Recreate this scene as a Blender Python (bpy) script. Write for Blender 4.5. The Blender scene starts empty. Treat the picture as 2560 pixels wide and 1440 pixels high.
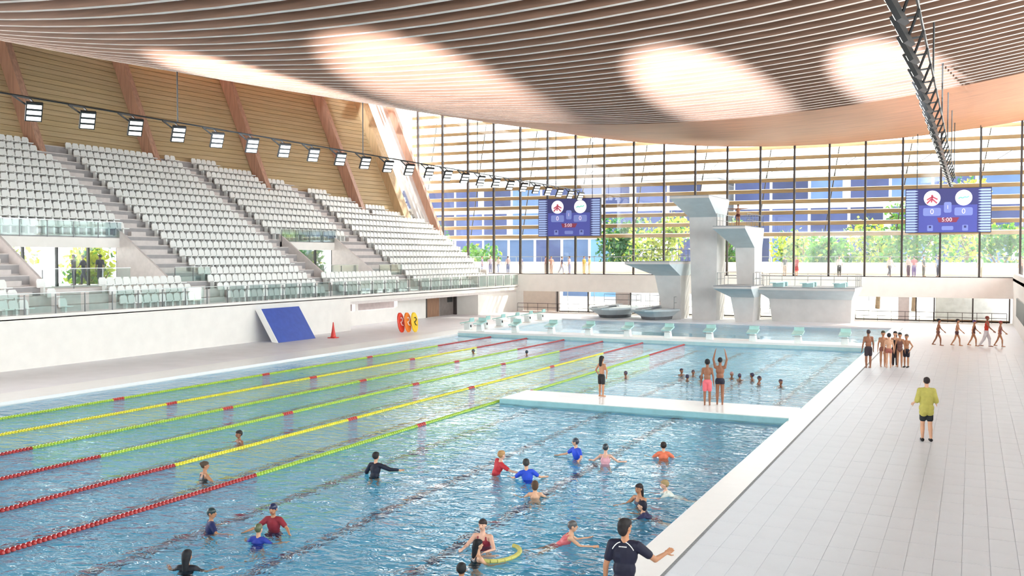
import bpy, math, random
from mathutils import Vector, Matrix
R = random.Random(7)
sc = bpy.context.scene
col = sc.collection
PI = math.pi

# ------------------------------------------------------------------ camera
cam = bpy.data.cameras.new('camera')
cam.sensor_width = 36.0
cam.lens = 36.0 * 2432 / 2560
cam.clip_end = 1000
camo = bpy.data.objects.new('camera', cam)
camo.location = (0, 0, 5.0)
camo.rotation_euler = (math.radians(90 - 1.84), 0, math.radians(25.3))
col.objects.link(camo)
sc.camera = camo
# ------------------------------------------------------------------ sky, sun, exposure
world = bpy.data.worlds.new('sky')
sc.world = world
world.use_nodes = True
_bg = world.node_tree.nodes['Background']
_bg.inputs[0].default_value = (0.98, 0.985, 1.0, 1)
_bg.inputs[1].default_value = 2.6
sun = bpy.data.lights.new('sun', 'SUN')
sun.energy = 4.5
sun.color = (1.0, 0.93, 0.80)
sun.angle = math.radians(2)
suno = bpy.data.objects.new('sun', sun)
suno.rotation_euler = Vector((0.42, 0.60, 0.68)).to_track_quat('Z', 'Y').to_euler()
suno.location = (40, 140, 80)
col.objects.link(suno)
sc.view_settings.view_transform = 'Standard'
sc.view_settings.look = 'None'
sc.view_settings.gamma = 1.0
sc.view_settings.use_curve_mapping = False
sc.view_settings.exposure = 1.84

# ------------------------------------------------------------------ materials
def lin(c):
    return tuple(((v / 255.0) / 12.92 if v <= 10 else (((v / 255.0) + 0.055) / 1.055) ** 2.4) for v in c)
MATS = {}
def mat(name, rgb, rough=0.5, var=0.06, scale=3.0, bump=0.0, spec=0.5, metal=0.0, stretch=None, emit=None, detail=4.0):
    """procedural principled material: base colour varied by noise"""
    if name in MATS: return MATS[name]
    m = bpy.data.materials.new(name); m.use_nodes = True
    nt = m.node_tree; b = nt.nodes['Principled BSDF']
    c = lin(rgb)
    b.inputs['Roughness'].default_value = rough
    b.inputs['Specular IOR Level'].default_value = spec
    b.inputs['Metallic'].default_value = metal
    tc = nt.nodes.new('ShaderNodeTexCoord')
    nz = nt.nodes.new('ShaderNodeTexNoise')
    nz.inputs['Scale'].default_value = scale; nz.inputs['Detail'].default_value = detail
    if stretch:
        mp = nt.nodes.new('ShaderNodeMapping'); mp.inputs['Scale'].default_value = stretch
        nt.links.new(tc.outputs['Object'], mp.inputs[0]); nt.links.new(mp.outputs[0], nz.inputs['Vector'])
    else:
        nt.links.new(tc.outputs['Object'], nz.inputs['Vector'])
    rp = nt.nodes.new('ShaderNodeValToRGB')
    lo = tuple(max(0, v * (1 - var * 2)) for v in c); hi = tuple(min(1, v * (1 + var * 2)) for v in c)
    rp.color_ramp.elements[0].position = 0.3; rp.color_ramp.elements[1].position = 0.7
    rp.color_ramp.elements[0].color = (*lo, 1); rp.color_ramp.elements[1].color = (*hi, 1)
    nt.links.new(nz.outputs['Fac'], rp.inputs[0])
    nt.links.new(rp.outputs[0], b.inputs['Base Color'])
    if bump:
        bp = nt.nodes.new('ShaderNodeBump'); bp.inputs['Strength'].default_value = bump
        bp.inputs['Distance'].default_value = 0.02
        nt.links.new(nz.outputs['Fac'], bp.inputs['Height']); nt.links.new(bp.outputs[0], b.inputs['Normal'])
    if emit:
        nt.links.new(rp.outputs[0], b.inputs['Emission Color']); b.inputs['Emission Strength'].default_value = emit
    MATS[name] = m
    return m
def glassmat(name, tint=(1, 1, 1), refl=0.10):
    if name in MATS: return MATS[name]
    m = bpy.data.materials.new(name); m.use_nodes = True
    nt = m.node_tree; nt.nodes.remove(nt.nodes['Principled BSDF'])
    out = nt.nodes['Material Output']
    tr = nt.nodes.new('ShaderNodeBsdfTransparent'); tr.inputs[0].default_value = (*tint, 1)
    gl = nt.nodes.new('ShaderNodeBsdfGlossy'); gl.inputs['Roughness'].default_value = 0.03
    lw = nt.nodes.new('ShaderNodeLayerWeight'); lw.inputs[0].default_value = 0.25
    mt = nt.nodes.new('ShaderNodeMath'); mt.operation = 'MULTIPLY_ADD'
    mt.inputs[1].default_value = 0.5; mt.inputs[2].default_value = refl * 0.4
    mx = nt.nodes.new('ShaderNodeMixShader')
    nt.links.new(lw.outputs['Fresnel'], mt.inputs[0]); nt.links.new(mt.outputs[0], mx.inputs[0])
    nt.links.new(tr.outputs[0], mx.inputs[1]); nt.links.new(gl.outputs[0], mx.inputs[2])
    nt.links.new(mx.outputs[0], out.inputs[0])
    MATS[name] = m
    return m
def watermat():
    m = bpy.data.materials.new('pool_water'); m.use_nodes = True
    nt = m.node_tree; nt.nodes.remove(nt.nodes['Principled BSDF'])
    out = nt.nodes['Material Output']
    g = nt.nodes.new('ShaderNodeBsdfGlass'); g.inputs['IOR'].default_value = 1.33
    g.inputs['Roughness'].default_value = 0.0; g.inputs['Color'].default_value = (0.97, 1.0, 1.0, 1)
    tc = nt.nodes.new('ShaderNodeTexCoord')
    mp = nt.nodes.new('ShaderNodeMapping'); mp.inputs['Scale'].default_value = (1.0, 1.5, 1)
    mp.inputs['Rotation'].default_value = (0, 0, 0.45)
    nt.links.new(tc.outputs['Object'], mp.inputs[0])
    n1 = nt.nodes.new('ShaderNodeTexNoise'); n1.inputs['Scale'].default_value = 2.2; n1.inputs['Detail'].default_value = 3
    n1.inputs['Roughness'].default_value = 0.55; n1.inputs['Distortion'].default_value = 0.5
    n2 = nt.nodes.new('ShaderNodeTexNoise'); n2.inputs['Scale'].default_value = 0.22; n2.inputs['Detail'].default_value = 2
    nt.links.new(mp.outputs[0], n1.inputs['Vector']); nt.links.new(mp.outputs[0], n2.inputs['Vector'])
    a = nt.nodes.new('ShaderNodeMath'); a.operation = 'MULTIPLY'
    nt.links.new(n1.outputs['Fac'], a.inputs[0]); nt.links.new(n2.outputs['Fac'], a.inputs[1])
    bp = nt.nodes.new('ShaderNodeBump'); bp.inputs['Strength'].default_value = 1.0; bp.inputs['Distance'].default_value = 0.17
    nt.links.new(a.outputs[0], bp.inputs['Height'])
    nt.links.new(bp.outputs[0], g.inputs['Normal']); nt.links.new(g.outputs[0], out.inputs[0])
    return m
def tilemat(name, rgb, grout, size, mortar=0.02):
    m = bpy.data.materials.new(name); m.use_nodes = True
    nt = m.node_tree; b = nt.nodes['Principled BSDF']; b.inputs['Roughness'].default_value = 0.35
    tc = nt.nodes.new('ShaderNodeTexCoord')
    br = nt.nodes.new('ShaderNodeTexBrick'); br.offset = 0.0
    br.inputs['Scale'].default_value = 1.0; br.inputs['Brick Width'].default_value = size; br.inputs['Row Height'].default_value = size
    br.inputs['Mortar Size'].default_value = size * mortar
    c = lin(rgb)
    br.inputs['Color1'].default_value = (*c, 1); br.inputs['Color2'].default_value = (*[min(1, v * 1.08) for v in c], 1)
    br.inputs['Mortar'].default_value = (*lin(grout), 1)
    nt.links.new(tc.outputs['Object'], br.inputs['Vector']); nt.links.new(br.outputs['Color'], b.inputs['Base Color'])
    MATS[name] = m
    return m

WHITE = mat('white_plaster', (240, 236, 231), 0.6, 0.015, 1.5, 0.05)
CREAM = mat('warm_white_band', (246, 241, 236), 0.6, 0.015, 1.5)
BEIGE = mat('beige_panel', (226, 211, 198), 0.6, 0.02)
STANDC = mat('stand_concrete', (222, 214, 211), 0.7, 0.03, 4.0, 0.1)
CONC = mat('tower_concrete', (214, 211, 209), 0.65, 0.03, 1.2, 0.12)
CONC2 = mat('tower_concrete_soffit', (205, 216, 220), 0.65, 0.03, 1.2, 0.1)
TOPMAT = mat('platform_topping', (150, 152, 156), 0.8, 0.05)
SEATW = mat('seat_plastic', (243, 244, 242), 0.35, 0.01)
DECK = mat('deck_tile', (229, 235, 243), 0.42, 0.012, 2.0)
GROUT = mat('deck_grout', (222, 228, 236), 0.7, 0.04)
LDECK = mat('left_deck_floor', (242, 240, 244), 0.5, 0.02, 1.0)
COPING = mat('coping_sun_white', (250, 249, 248), 0.3, 0.01)
DRAIN = mat('drain_grating', (142, 146, 150), 0.6, 0.1, 20)
FINSIDE = mat('brown_roof_wood', (130, 98, 80), 0.55, 0.12, 1.6, 0.0, stretch=(0.25, 1, 5))
FINEDGE = mat('pale_roof_edge', (246, 230, 218), 0.5, 0.04, 2.0)
SOFFIT = mat('orange_soffit_board', (176, 118, 84), 0.5, 0.10, 1.2, stretch=(0.3, 4, 4))
ROOFDK = mat('dark_roof_deck', (84, 64, 54), 0.8, 0.1)
WALLWOOD = [mat('wall_plank_%d' % i, c, 0.6, 0.05, 1.0, 0.05, stretch=(4, 0.25, 8)) for i, c in enumerate([(206, 184, 144), (209, 187, 148), (202, 180, 140), (207, 184, 142)])]
COLWOOD = mat('column_wood', (196, 154, 132), 0.5, 0.10, 1.3, stretch=(6, 6, 0.4))
POSTWOOD = mat('end_post_wood', (206, 178, 138), 0.5, 0.08, 1.3, stretch=(6, 6, 0.4))
LOUVRE = mat('louvre_wood', (168, 134, 96), 0.6, 0.12, 1.0, stretch=(0.3, 3, 6))
DKMETAL = mat('dark_bronze_metal', (70, 62, 60), 0.4, 0.05, metal=0.3)
BLKMETAL = mat('black_metal', (38, 40, 42), 0.4, 0.05)
GREYMETAL = mat('grey_metal', (120, 122, 124), 0.35, 0.05, metal=0.6)
STEEL = mat('brushed_steel', (190, 194, 196), 0.3, 0.03, metal=0.7)
PANE = glassmat('clear_glass', (0.95, 0.98, 0.97), 0.04)
BALGLASS = glassmat('balustrade_glass', (0.87, 0.94, 0.93), 0.08)
WATER = watermat()
BASIN = tilemat('basin_tile', (88, 204, 250), (112, 214, 252), 0.5)
BASIND = tilemat('diving_basin_tile', (92, 206, 240), (116, 214, 244), 0.5)
LANEM = mat('lane_marking', (58, 86, 124), 0.4, 0.05)
LED = mat('led_panel', (255, 253, 246), 0.4, 0.0, emit=0.5)

# ------------------------------------------------------------------ helpers
def tag(o, label=None, cat=None, group=None, kind=None):
    if label: o['label'] = label
    if cat: o['category'] = cat
    if group: o['group'] = group
    if kind: o['kind'] = kind
    return o
def thing(name, label=None, cat=None, loc=(0, 0, 0), group=None, kind=None, rz=0.0):
    o = bpy.data.objects.new(name, None)
    o.empty_display_size = 0.2
    o.location = loc; o.rotation_euler = (0, 0, rz)
    col.objects.link(o)
    return tag(o, label, cat, group, kind)
def link(name, me, parent=None, loc=None):
    o = bpy.data.objects.new(name, me)
    col.objects.link(o)
    if parent is not None: o.parent = parent
    if loc is not None: o.location = loc
    return o
def origin(p):
    v = Vector((0, 0, 0))
    while p is not None:
        v += Vector(p.location); p = p.parent
    return v
class MB:
    def __init__(s): s.v = []; s.f = []; s.m = []; s.cur = 0
    def quad(s, *p):
        n = len(s.v); s.v += [tuple(q) for q in p]; s.f.append(tuple(range(n, n + len(p)))); s.m.append(s.cur); return s
    def hexa(s, p):   # 8 pts: bottom ring 0-3 ccw from above, top ring 4-7
        n = len(s.v); s.v += [tuple(q) for q in p]
        for f in ((3, 2, 1, 0), (4, 5, 6, 7), (0, 1, 5, 4), (1, 2, 6, 5), (2, 3, 7, 6), (3, 0, 4, 7)):
            s.f.append(tuple(n + i for i in f)); s.m.append(s.cur)
        return s.orient(n, len(s.f) - 6)
    def orient(s, v0, f0):   # make the faces of a closed piece point outwards
        c = Vector(s.v[v0]); vol = 0.0
        for f in s.f[f0:]:
            p = [Vector(s.v[i]) - c for i in f]
            for k in range(1, len(p) - 1): vol += p[0].dot(p[k].cross(p[k + 1]))
        if vol < 0: s.f[f0:] = [f[::-1] for f in s.f[f0:]]
        return s
    def box(s, x0, x1, y0, y1, z0, z1):
        return s.hexa([(x0, y0, z0), (x1, y0, z0), (x1, y1, z0), (x0, y1, z0), (x0, y0, z1), (x1, y0, z1), (x1, y1, z1), (x0, y1, z1)])
    def loft(s, rects):  # list of rings (equal length), capped
        n0 = len(s.v); k = len(rects[0]); f0 = len(s.f)
        for r in rects: s.v += [tuple(q) for q in r]
        for i in range(len(rects) - 1):
            a = n0 + i * k; b = a + k
            for j in range(k):
                s.f.append((a + j, a + (j + 1) % k, b + (j + 1) % k, b + j)); s.m.append(s.cur)
        s.f.append(tuple(n0 + j for j in reversed(range(k)))); s.m.append(s.cur)
        e = n0 + (len(rects) - 1) * k
        s.f.append(tuple(e + j for j in range(k))); s.m.append(s.cur)
        return s.orient(n0, f0)
    def tube(s, p0, p1, r, n=6, r1=None):
        p0 = Vector(p0); p1 = Vector(p1); d = (p1 - p0)
        if d.length < 1e-6: return s
        q = d.to_track_quat('Z', 'Y'); r1 = r if r1 is None else r1
        ra = [p0 + q @ Vector((r * math.cos(2 * PI * i / n), r * math.sin(2 * PI * i / n), 0)) for i in range(n)]
        rb = [p1 + q @ Vector((r1 * math.cos(2 * PI * i / n), r1 * math.sin(2 * PI * i / n), 0)) for i in range(n)]
        return s.loft([ra, rb])
    def path(s, pts, r, n=6):
        for a, b in zip(pts, pts[1:]): s.tube(a, b, r, n)
        return s
    def bar(s, p0, p1, w, h, up=(0, 0, 1)):
        p0 = Vector(p0); p1 = Vector(p1); d = (p1 - p0).normalized(); u = Vector(up)
        sd = d.cross(u)
        if sd.length < 1e-4: sd = d.cross(Vector((1, 0, 0)))
        sd.normalize(); u2 = sd.cross(d).normalized()
        def ring(p): return [p - sd * w / 2 - u2 * h / 2, p + sd * w / 2 - u2 * h / 2, p + sd * w / 2 + u2 * h / 2, p - sd * w / 2 + u2 * h / 2]
        return s.loft([ring(p0), ring(p1)])
    def lathe(s, prof, cx=0, cy=0, n=16):
        return s.loft([[(cx + r * math.cos(2 * PI * i / n), cy + r * math.sin(2 * PI * i / n), z) for i in range(n)] for r, z in prof])
    def mesh(s, name, mats, off=Vector((0, 0, 0)), smooth=False):
        me = bpy.data.meshes.new(name)
        me.from_pydata([(v[0] - off[0], v[1] - off[1], v[2] - off[2]) for v in s.v], [], s.f)
        for mm in (mats if isinstance(mats, (list, tuple)) else [mats]): me.materials.append(mm)
        if isinstance(mats, (list, tuple)): me.polygons.foreach_set('material_index', s.m)
        if smooth: me.polygons.foreach_set('use_smooth', [True] * len(me.polygons))
        me.update()
        return me
    def build(s, name, mats, parent=None, smooth=False, base=None):
        """parent: coordinates are world ones, shifted to the parent's origin. base: own origin of a single-mesh thing"""
        off = origin(parent) if parent is not None else Vector(base or (0, 0, 0))
        o = link(name, s.mesh(name, mats, off, smooth), parent)
        if parent is None: o.location = off
        return o
def box(name, m, parent, *b, **k): return MB().box(*b).build(name, m, parent, **k)
def interp(t, x):
    if x <= t[0][0]: return t[0][1]
    for (a, va), (b, vb) in zip(t, t[1:]):
        if x <= b:
            f = (x - a) / (b - a)
            return va + (vb - va) * f
    return t[-1][1]
ORD = ['zeroth', 'first', 'second', 'third', 'fourth', 'fifth', 'sixth', 'seventh', 'eighth', 'ninth', 'tenth', 'eleventh', 'twelfth', 'thirteenth', 'fourteenth', 'fifteenth', 'sixteenth', 'seventeenth', 'eighteenth', 'nineteenth', 'twentieth', 'twenty-first', 'twenty-second', 'twenty-third', 'twenty-fourth', 'twenty-fifth', 'twenty-sixth']
WL = -0.10   # water level

# ================================================================== STRUCTURE
# ---- floor: decks around the pools
flo = thing('floor', 'pale tiled pool deck around the two pools', 'floor', kind='structure')
TW, TL, G = 0.42, 0.84, 0.009
bed = MB()
bed.box(-4.30, 2.8, -10, 82, -0.4, -0.007)
bed.build('tile_bed', GROUT, flo)
tiles = []
x = -4.28
while x < 2.75:
    y = 9.0
    while y < 56:
        tiles.append((math.hypot(x + TW / 2, y + TL / 2), x, y)); y += TL
    x += TW
# only the tiles seen in the picture count as nearest
vis = [t for t in tiles if t[2] > 11.5 and t[1] > -4.3 and t[1] < 0.0432 * t[2] + 0.3]
vis.sort(); near = set((t[1], t[2]) for t in vis[:300])
tme = MB().box(0, TW - G, 0, TL - G, -0.03, 0.0).mesh('tile', DECK)
rest = MB()
for d, tx, ty in tiles:
    x1 = min(tx + TW - G, 2.8)
    if (tx, ty) in near: link('tile', tme, flo, (tx, ty, R.uniform(-0.0012, 0.0012)))
    else: rest.box(tx, x1, ty, ty + TL - G, -0.03, R.uniform(-0.001, 0.001))
rest.box(-4.30, 2.8, 56, 82, -0.03, 0)
rest.box(-4.30, 2.8, -10, 9, -0.03, 0)
tag(rest.build('tiles_beyond', DECK, flo), 'small pale deck tiles farther away', kind='stuff')
box('drain_slot', DRAIN, flo, -4.36, -4.30, -10, 73, -0.2, -0.004)
box('pool_coping', COPING, flo, -5.03, -4.36, -10, 73, -0.3, 0.0)
box('left_deck', LDECK, flo, -40.6, -31.9, -10, 82, -0.4, 0.0)
box('left_coping_sun_band', COPING, flo, -31.9, -29.97, -10, 73, -0.3, 0.02)  # coping whose white colour stands in for the sunlit band
box('far_deck', LDECK, flo, -31.9, -4.30, 72.97, 82, -0.4, 0.0)
box('near_deck', LDECK, flo, -31.9, -5.0, -10, 3.0, -0.4, 0.0)

# ---- roof: z of the hanging underside
Z0 = [(-14, 10.4), (10, 10.75), (29, 11.3), (40, 11.75), (51.5, 12.3), (62, 12.85), (72, 13.5), (83, 14.15)]
XC = [(29, -14.5), (60, -13.5), (83, -12.0)]
KK = [(29, 0.0056), (60, 0.0054), (83, 0.0045)]
def roofz(x, y):
    xc = interp(XC, y)
    return interp(Z0, y) + interp(KK, y) * (x - xc) ** 2
cei = thing('ceiling', 'hanging timber roof of slender curved ribs sagging over the pool', 'ceiling', kind='structure')
def rib(y, thick, deep, name, edge, side, nx=40):
    m = MB(); xs = [-57 + (16.5 + 57) * i / nx for i in range(nx + 1)]
    for a, b in zip(xs, xs[1:]):
        za, zb = roofz(a, y), roofz(b, y)
        m.cur = 0
        m.quad((a, y, za), (a, y + thick, za), (b, y + thick, zb), (b, y, zb))
        m.cur = 1
        m.quad((a, y, za), (b, y, zb), (b, y, zb + deep), (a, y, za + deep))
        m.quad((b, y + thick, zb), (a, y + thick, za), (a, y + thick, za + deep), (b, y + thick, zb + deep))
    return m.build(name, [edge, side], cei)
y = -9.5
while y < 52:
    rib(y, 0.17, 0.85, 'rib', FINEDGE, FINSIDE); y += 1.03
while y < 82.3:
    rib(y, 0.42, 0.10, 'soffit_board', SOFFIT, FINSIDE); y += 0.52
m = MB(); nx, ny = 36, 30
for i in range(nx):
    for j in range(ny):
        xa, xb = -60 + 76.5 * i / nx, -60 + 76.5 * (i + 1) / nx
        ya, yb = -10.5 + 93.5 * j / ny, -10.5 + 93.5 * (j + 1) / ny
        dd = lambda yy: 0.86 if yy < 51 else 0.12
        P = lambda x_, y_: (x_, y_, roofz(x_, y_) + dd(y_))
        m.quad(P(xa, ya), P(xa, yb), P(xb, yb), P(xb, ya))
m.build('roof_deck', ROOFDK, cei)

# ---- left side: raking columns and plank wall
LEAN = 0.43
CY = [31.9, 41.5, 51.1, 60.8, 71.0, 80.4]
CX12 = [-50.9, -51.4, -51.6, -50.4, -49.0, -47.4]     # column front x at z = 12
ZB = [10.9, 11.3, 11.6, 10.2, 8.6, 5.4]
wl = thing('wall_left', 'outward leaning wall of pale timber planks behind the stand', 'wall', kind='structure')
for i in range(len(CY)):
    m = MB(); zb = ZB[i] - 0.6; zt = 19.6
    xb = CX12[i] - LEAN * (zb - 12); xt = CX12[i] - LEAN * (zt - 12)
    m.hexa([(xb - 1.0, CY[i] - .24, zb), (xb, CY[i] - .24, zb), (xb, CY[i] + .24, zb), (xb - 1.0, CY[i] + .24, zb),
            (xt - 1.0, CY[i] - .24, zt), (xt, CY[i] - .24, zt), (xt, CY[i] + .24, zt), (xt - 1.0, CY[i] + .24, zt)])
    lab = ['reddish timber raking column at the left picture edge', 'leftmost raking timber column fully in view', 'second raking timber column from the left', 'third raking timber column, mid stand', 'fourth raking timber column, right of the planked wall', 'last raking timber column beside the far glazing'][i]
    tag(m.build('raking_column', COLWOOD, base=(xb, CY[i], zb)), lab, 'column', 'raking timber columns along the stand')
def wallx(y, z): return interp(list(zip(CY, CX12)), y) - LEAN * (z - 12) - 1.02
WALLEND = 76.2
bays = [27.0] + CY[:5] + [WALLEND]
for bi in range(len(bays) - 1):
    ya, yb = bays[bi], bays[bi + 1]
    z = 6.5; k = 0
    while z < 19.5:
        h = 0.36
        pa = lambda yy, zz, o=0: (wallx(yy, zz) + o, yy, zz)
        t = R.uniform(0, 0.025)
        m = MB()
        m.hexa([pa(ya, z, -.1), pa(ya, z, t), pa(yb, z, t), pa(yb, z, -.1), pa(ya, z + h - .035, -.1), pa(ya, z + h - .035, t), pa(yb, z + h - .035, t), pa(yb, z + h - .035, -.1)])
        m.build('plank', WALLWOOD[(k * 7 + bi * 3) % 4], wl)
        z += h; k += 1
m = MB()
for bi in range(len(bays) - 1):
    ya, yb = bays[bi], bays[bi + 1]
    p = [(wallx(yy, zz) - .09, yy, zz) for yy, zz in ((ya, 6.4), (yb, 6.4), (yb, 20.5), (ya, 20.5))]
    m.quad(*p)
m.build('wall_backing', mat('wall_back_dark', (170, 138, 94), 0.8), wl)
# end post, slot window beside the last column
m = MB()
def slant(ya, yb, x0o, x1o, zb, zt):
    q = lambda yy, zz, o: (interp(list(zip(CY, CX12)), yy) - LEAN * (zz - 12) + o, yy, zz)
    return [q(ya, zb, x0o), q(ya, zb, x1o), q(yb, zb, x1o), q(yb, zb, x0o), q(ya, zt, x0o), q(ya, zt, x1o), q(yb, zt, x1o), q(yb, zt, x0o)]
tag(MB().hexa(slant(WALLEND, WALLEND + .9, -1.1, -0.2, 5, 19.6)).build('end_post', POSTWOOD, base=(-48, WALLEND, 5)), 'pale timber end post closing the planked wall', 'post')
w2 = thing('window_2', 'slanted glazed slot between the planked wall and the last column', 'window', kind='structure')
MB().hexa(slant(WALLEND + .9, 80.2, -0.95, -0.90, 4, 19.6)).build('pane', PANE, w2)
PALEM = mat('pale_frame_metal', (232, 228, 228), 0.4, 0.02)
for a, b in ((77.1, 77.3), (78.6, 78.8), (79.05, 79.2), (79.5, 80.0)):
    MB().hexa(slant(a, b, -0.95, -0.6, 4, 19.6)).build('frame_bar', PALEM, w2)

# ---- left lower wall, recess, slab edge
wll = thing('wall_left_lower', 'plain white wall below the stand beside the pool deck', 'wall', kind='structure')
box('front_wall', WHITE, wll, -40.3, -38.0, -10, 54.8, 0, 2.25)
box('slab_edge', WHITE, wll, -40.4, -38.0, 54.8, 82, 1.95, 2.25)
box('recess_back', WHITE, wll, -40.7, -40.4, 55.2, 64.6, 0, 1.05)
box('recess_lintel', WHITE, wll, -40.7, -40.4, 54.8, 82, 1.72, 1.97)
for a, b in ((54.8, 55.2), (64.6, 68.9)): box('recess_pier', WHITE, wll, -40.7, -40.4, a, b, 0, 1.72)
box('recess_back', WHITE, wll, -40.7, -40.4, 68.9, 69.0, 0, 1.72)
box('far_corner_wall', WHITE, wll, -40.7, -38.3, 74.2, 82, 0, 3.35)
box('hatch_back', mat('dark_interior', (64, 58, 58), 0.8), wll, -43.0, -42.9, 54, 74.2, 0, 2.2)
box('hatch_panel', mat('hatch_grey', (118, 108, 106), 0.7), wll, -41.4, -41.35, 59.1, 66.0, 0.9, 1.9)
box('hatch_post', WHITE, wll, -40.7, -40.45, 58.9, 59.3, 0.9, 1.8)
d1 = thing('door_1', 'open brown double door in the white wall at the far left', 'door', kind='structure', loc=(-40.5, 70, 0))
box('frame', DKMETAL, d1, -40.72, -40.36, 68.95, 69.12, 0, 1.95)
box('frame', DKMETAL, d1, -40.72, -40.36, 74.0, 74.2, 0, 1.95)
box('frame', DKMETAL, d1, -40.72, -40.36, 69.12, 74.0, 1.85, 1.95)
box('leaf', mat('door_wood', (150, 112, 86), 0.5, 0.12, 2, stretch=(5, 5, 0.5)), d1, -40.66, -40.6, 69.15, 71.5, 0, 1.85)
leaf_ = box('leaf', mat('door_grey', (126, 116, 112), 0.5, 0.05), d1, -40.66, -40.6, 71.56, 73.97, 0, 1.85)
box('vision_panel', BLKMETAL, leaf_, -40.59, -40.58, 72.9, 73.8, 1.1, 1.85)

# ---- right wall, gallery, right facade, rear wall
wr = thing('wall_right', 'white gallery wall along the right side of the deck', 'wall', kind='structure')
box('gallery_wall', WHITE, wr, 2.8, 3.1, -10, 82, 0, 3.4)
box('gallery_floor', LDECK, wr, 2.8, 16, -10, 82, 3.2, 3.4)
box('service_window', BLKMETAL, wr, 2.74, 2.80, 63, 74, 1.0, 2.2)
box('gallery_kerb', WHITE, wr, 2.8, 3.1, -10, 82, 3.4, 3.75)
box('near_gallery', LDECK, wr, -40, 16, -10, 1.6, 3.2, 3.4)
w3 = thing('window_3', 'tall unseen facade on the right side, glazed for ambient light', 'window', kind='structure')  # out of view; glazed full height to bring in ambient light
yy = -10.0
while yy < 82:
    box('mullion', DKMETAL, w3, 16.0, 16.2, yy, yy + .1, 3.4, 18.2); yy += 2.75  # mullions of the unseen right glazing
box('pane', PANE, w3, 16.08, 16.1, -10, 82, 3.4, 18.2)  # pane of the unseen right glazing, for ambient light
wre = thing('wall_rear', 'white rear wall behind the viewpoint', 'wall', kind='structure')
box('rear_wall', WHITE, wre, -60, 16.2, -10.6, -10.2, 0, 3.4)
box('rear_wall_upper', WHITE, wre, -60, 16.2, -10.6, -10.2, 9.5, 24)
box('rear_wall_side', WHITE, wre, -60, -44, -10.6, -10.2, 3.4, 9.5)
w7 = thing('window_7', 'glazed band added in the rear wall for frontal light', 'window', kind='structure')  # unseen window, added to light surfaces that face the viewpoint
box('pane', PANE, w7, -44, 16.2, -10.42, -10.40, 3.4, 9.5)  # pane of the added rear window
for k in range(23): box('mullion', DKMETAL, w7, -44 + 2.75 * k - .06, -44 + 2.75 * k + .06, -10.5, -10.3, 3.4, 9.5)  # mullions of the added rear window

# ---- far wall: band, ground floor glazing, tall glazing
wf = thing('wall_far', 'white spandrel band across the far end of the hall', 'wall', kind='structure')
box('spandrel_band', CREAM, wf, -38.3, 2.8, 82.0, 82.5, 1.83, 3.4)
box('band_end', CREAM, wf, -46.5, -38.3, 82.0, 82.5, 1.83, 3.4)
box('terrace_slab', CREAM, wf, -50, 20, 82.5, 88, 2.9, 3.4)
box('beige_panel', BEIGE, wf, -37.6, -34.4, 82.05, 82.3, 0, 1.83)
box('left_jamb', WHITE, wf, -38.3, -37.6, 81.95, 82.3, 0, 1.83)
for a, b in ((-34.4, -34.0), (-28.6, -27.2), (-24.6, -24.2), (-5.2, -4.4)):
    box('pier', mat('pier_grey', (206, 196, 192), 0.6, 0.03), wf, a, b, 82.05, 82.3, 0, 1.83)
box('right_infill', mat('interior_grey', (196, 194, 194), 0.7, 0.05), wf, -2.6, 2.8, 84.5, 84.6, 0, 1.9)
box('right_sill', mat('brown_sill', (150, 128, 104), 0.6), wf, -2.6, 2.6, 82.0, 82.3, 0, 0.16)
w4 = thing('window_4', 'ground floor glazing below the spandrel band', 'window', kind='structure')
for xx in (-34.2, -31.2, -27.2, -22.0, -18.0, -14.4, -8.4, -3.9, -2.6, 0.1, 2.6):
    box('mullion', DKMETAL, w4, xx - .05, xx + .05, 82.0, 82.16, 0, 1.83)
box('sill', DKMETAL, w4, -34, 2.6, 82.0, 82.14, 0, 0.08)
xs4 = [-34.2, -31.2, -27.2, -22.0, -18.0, -14.4, -8.4, -3.9, -2.6, 0.1, 2.6]
for a, b in zip(xs4, xs4[1:]): box('pane', PANE, w4, a + .05, b - .05, 82.07, 82.09, 0.08, 1.83)
w1 = thing('window_1', 'tall glazed far facade with dark mullions up to the roof', 'window', kind='structure')
mx = [-38 + 2.75 * k for k in range(-4, 20)]
for xx in mx:
    box('mullion', DKMETAL, w1, xx - .075, xx + .075, 82.1, 82.35, 3.4, roofz(xx, 82) + .3)
for a, b in zip(mx, mx[1:]):
    box('pane', PANE, w1, a + .075, b - .075, 82.2, 82.22, 3.4, min(roofz(a, 82), roofz(b, 82)) + .5)
box('bottom_rail', DKMETAL, w1, mx[0], mx[-1], 82.1, 82.35, 3.38, 3.47)
# ================================================================== POOLS
def pool(name, label, x0, x1, y0, y1, zf, bm):
    p = thing(name, label, 'pool', loc=(x0, y0, zf))
    m = MB()
    m.quad((x0, y0, zf), (x1, y0, zf), (x1, y1, zf), (x0, y1, zf))
    m.quad((x0, y0, zf), (x0, y1, zf), (x0, y1, -.02), (x0, y0, -.02))
    m.quad((x1, y1, zf), (x1, y0, zf), (x1, y0, -.02), (x1, y1, -.02))
    m.quad((x0, y1, zf), (x1, y1, zf), (x1, y1, -.02), (x0, y1, -.02))
    m.quad((x1, y0, zf), (x0, y0, zf), (x0, y0, -.02), (x1, y0, -.02))
    m.build('basin', bm, p)
    m = MB(); m.quad((x0, y0, WL), (x1, y0, WL), (x1, y1, WL), (x0, y1, WL))
    w = m.build('water', WATER, p)
    w['label'] = 'rippled clear blue pool water'
    return p
ZF = -1.3
pm = pool('swimming_pool', 'large ten-lane swimming pool with blue rippled water in the foreground', -30, -5, 3.0, 55.3, ZF, BASIN)
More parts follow.
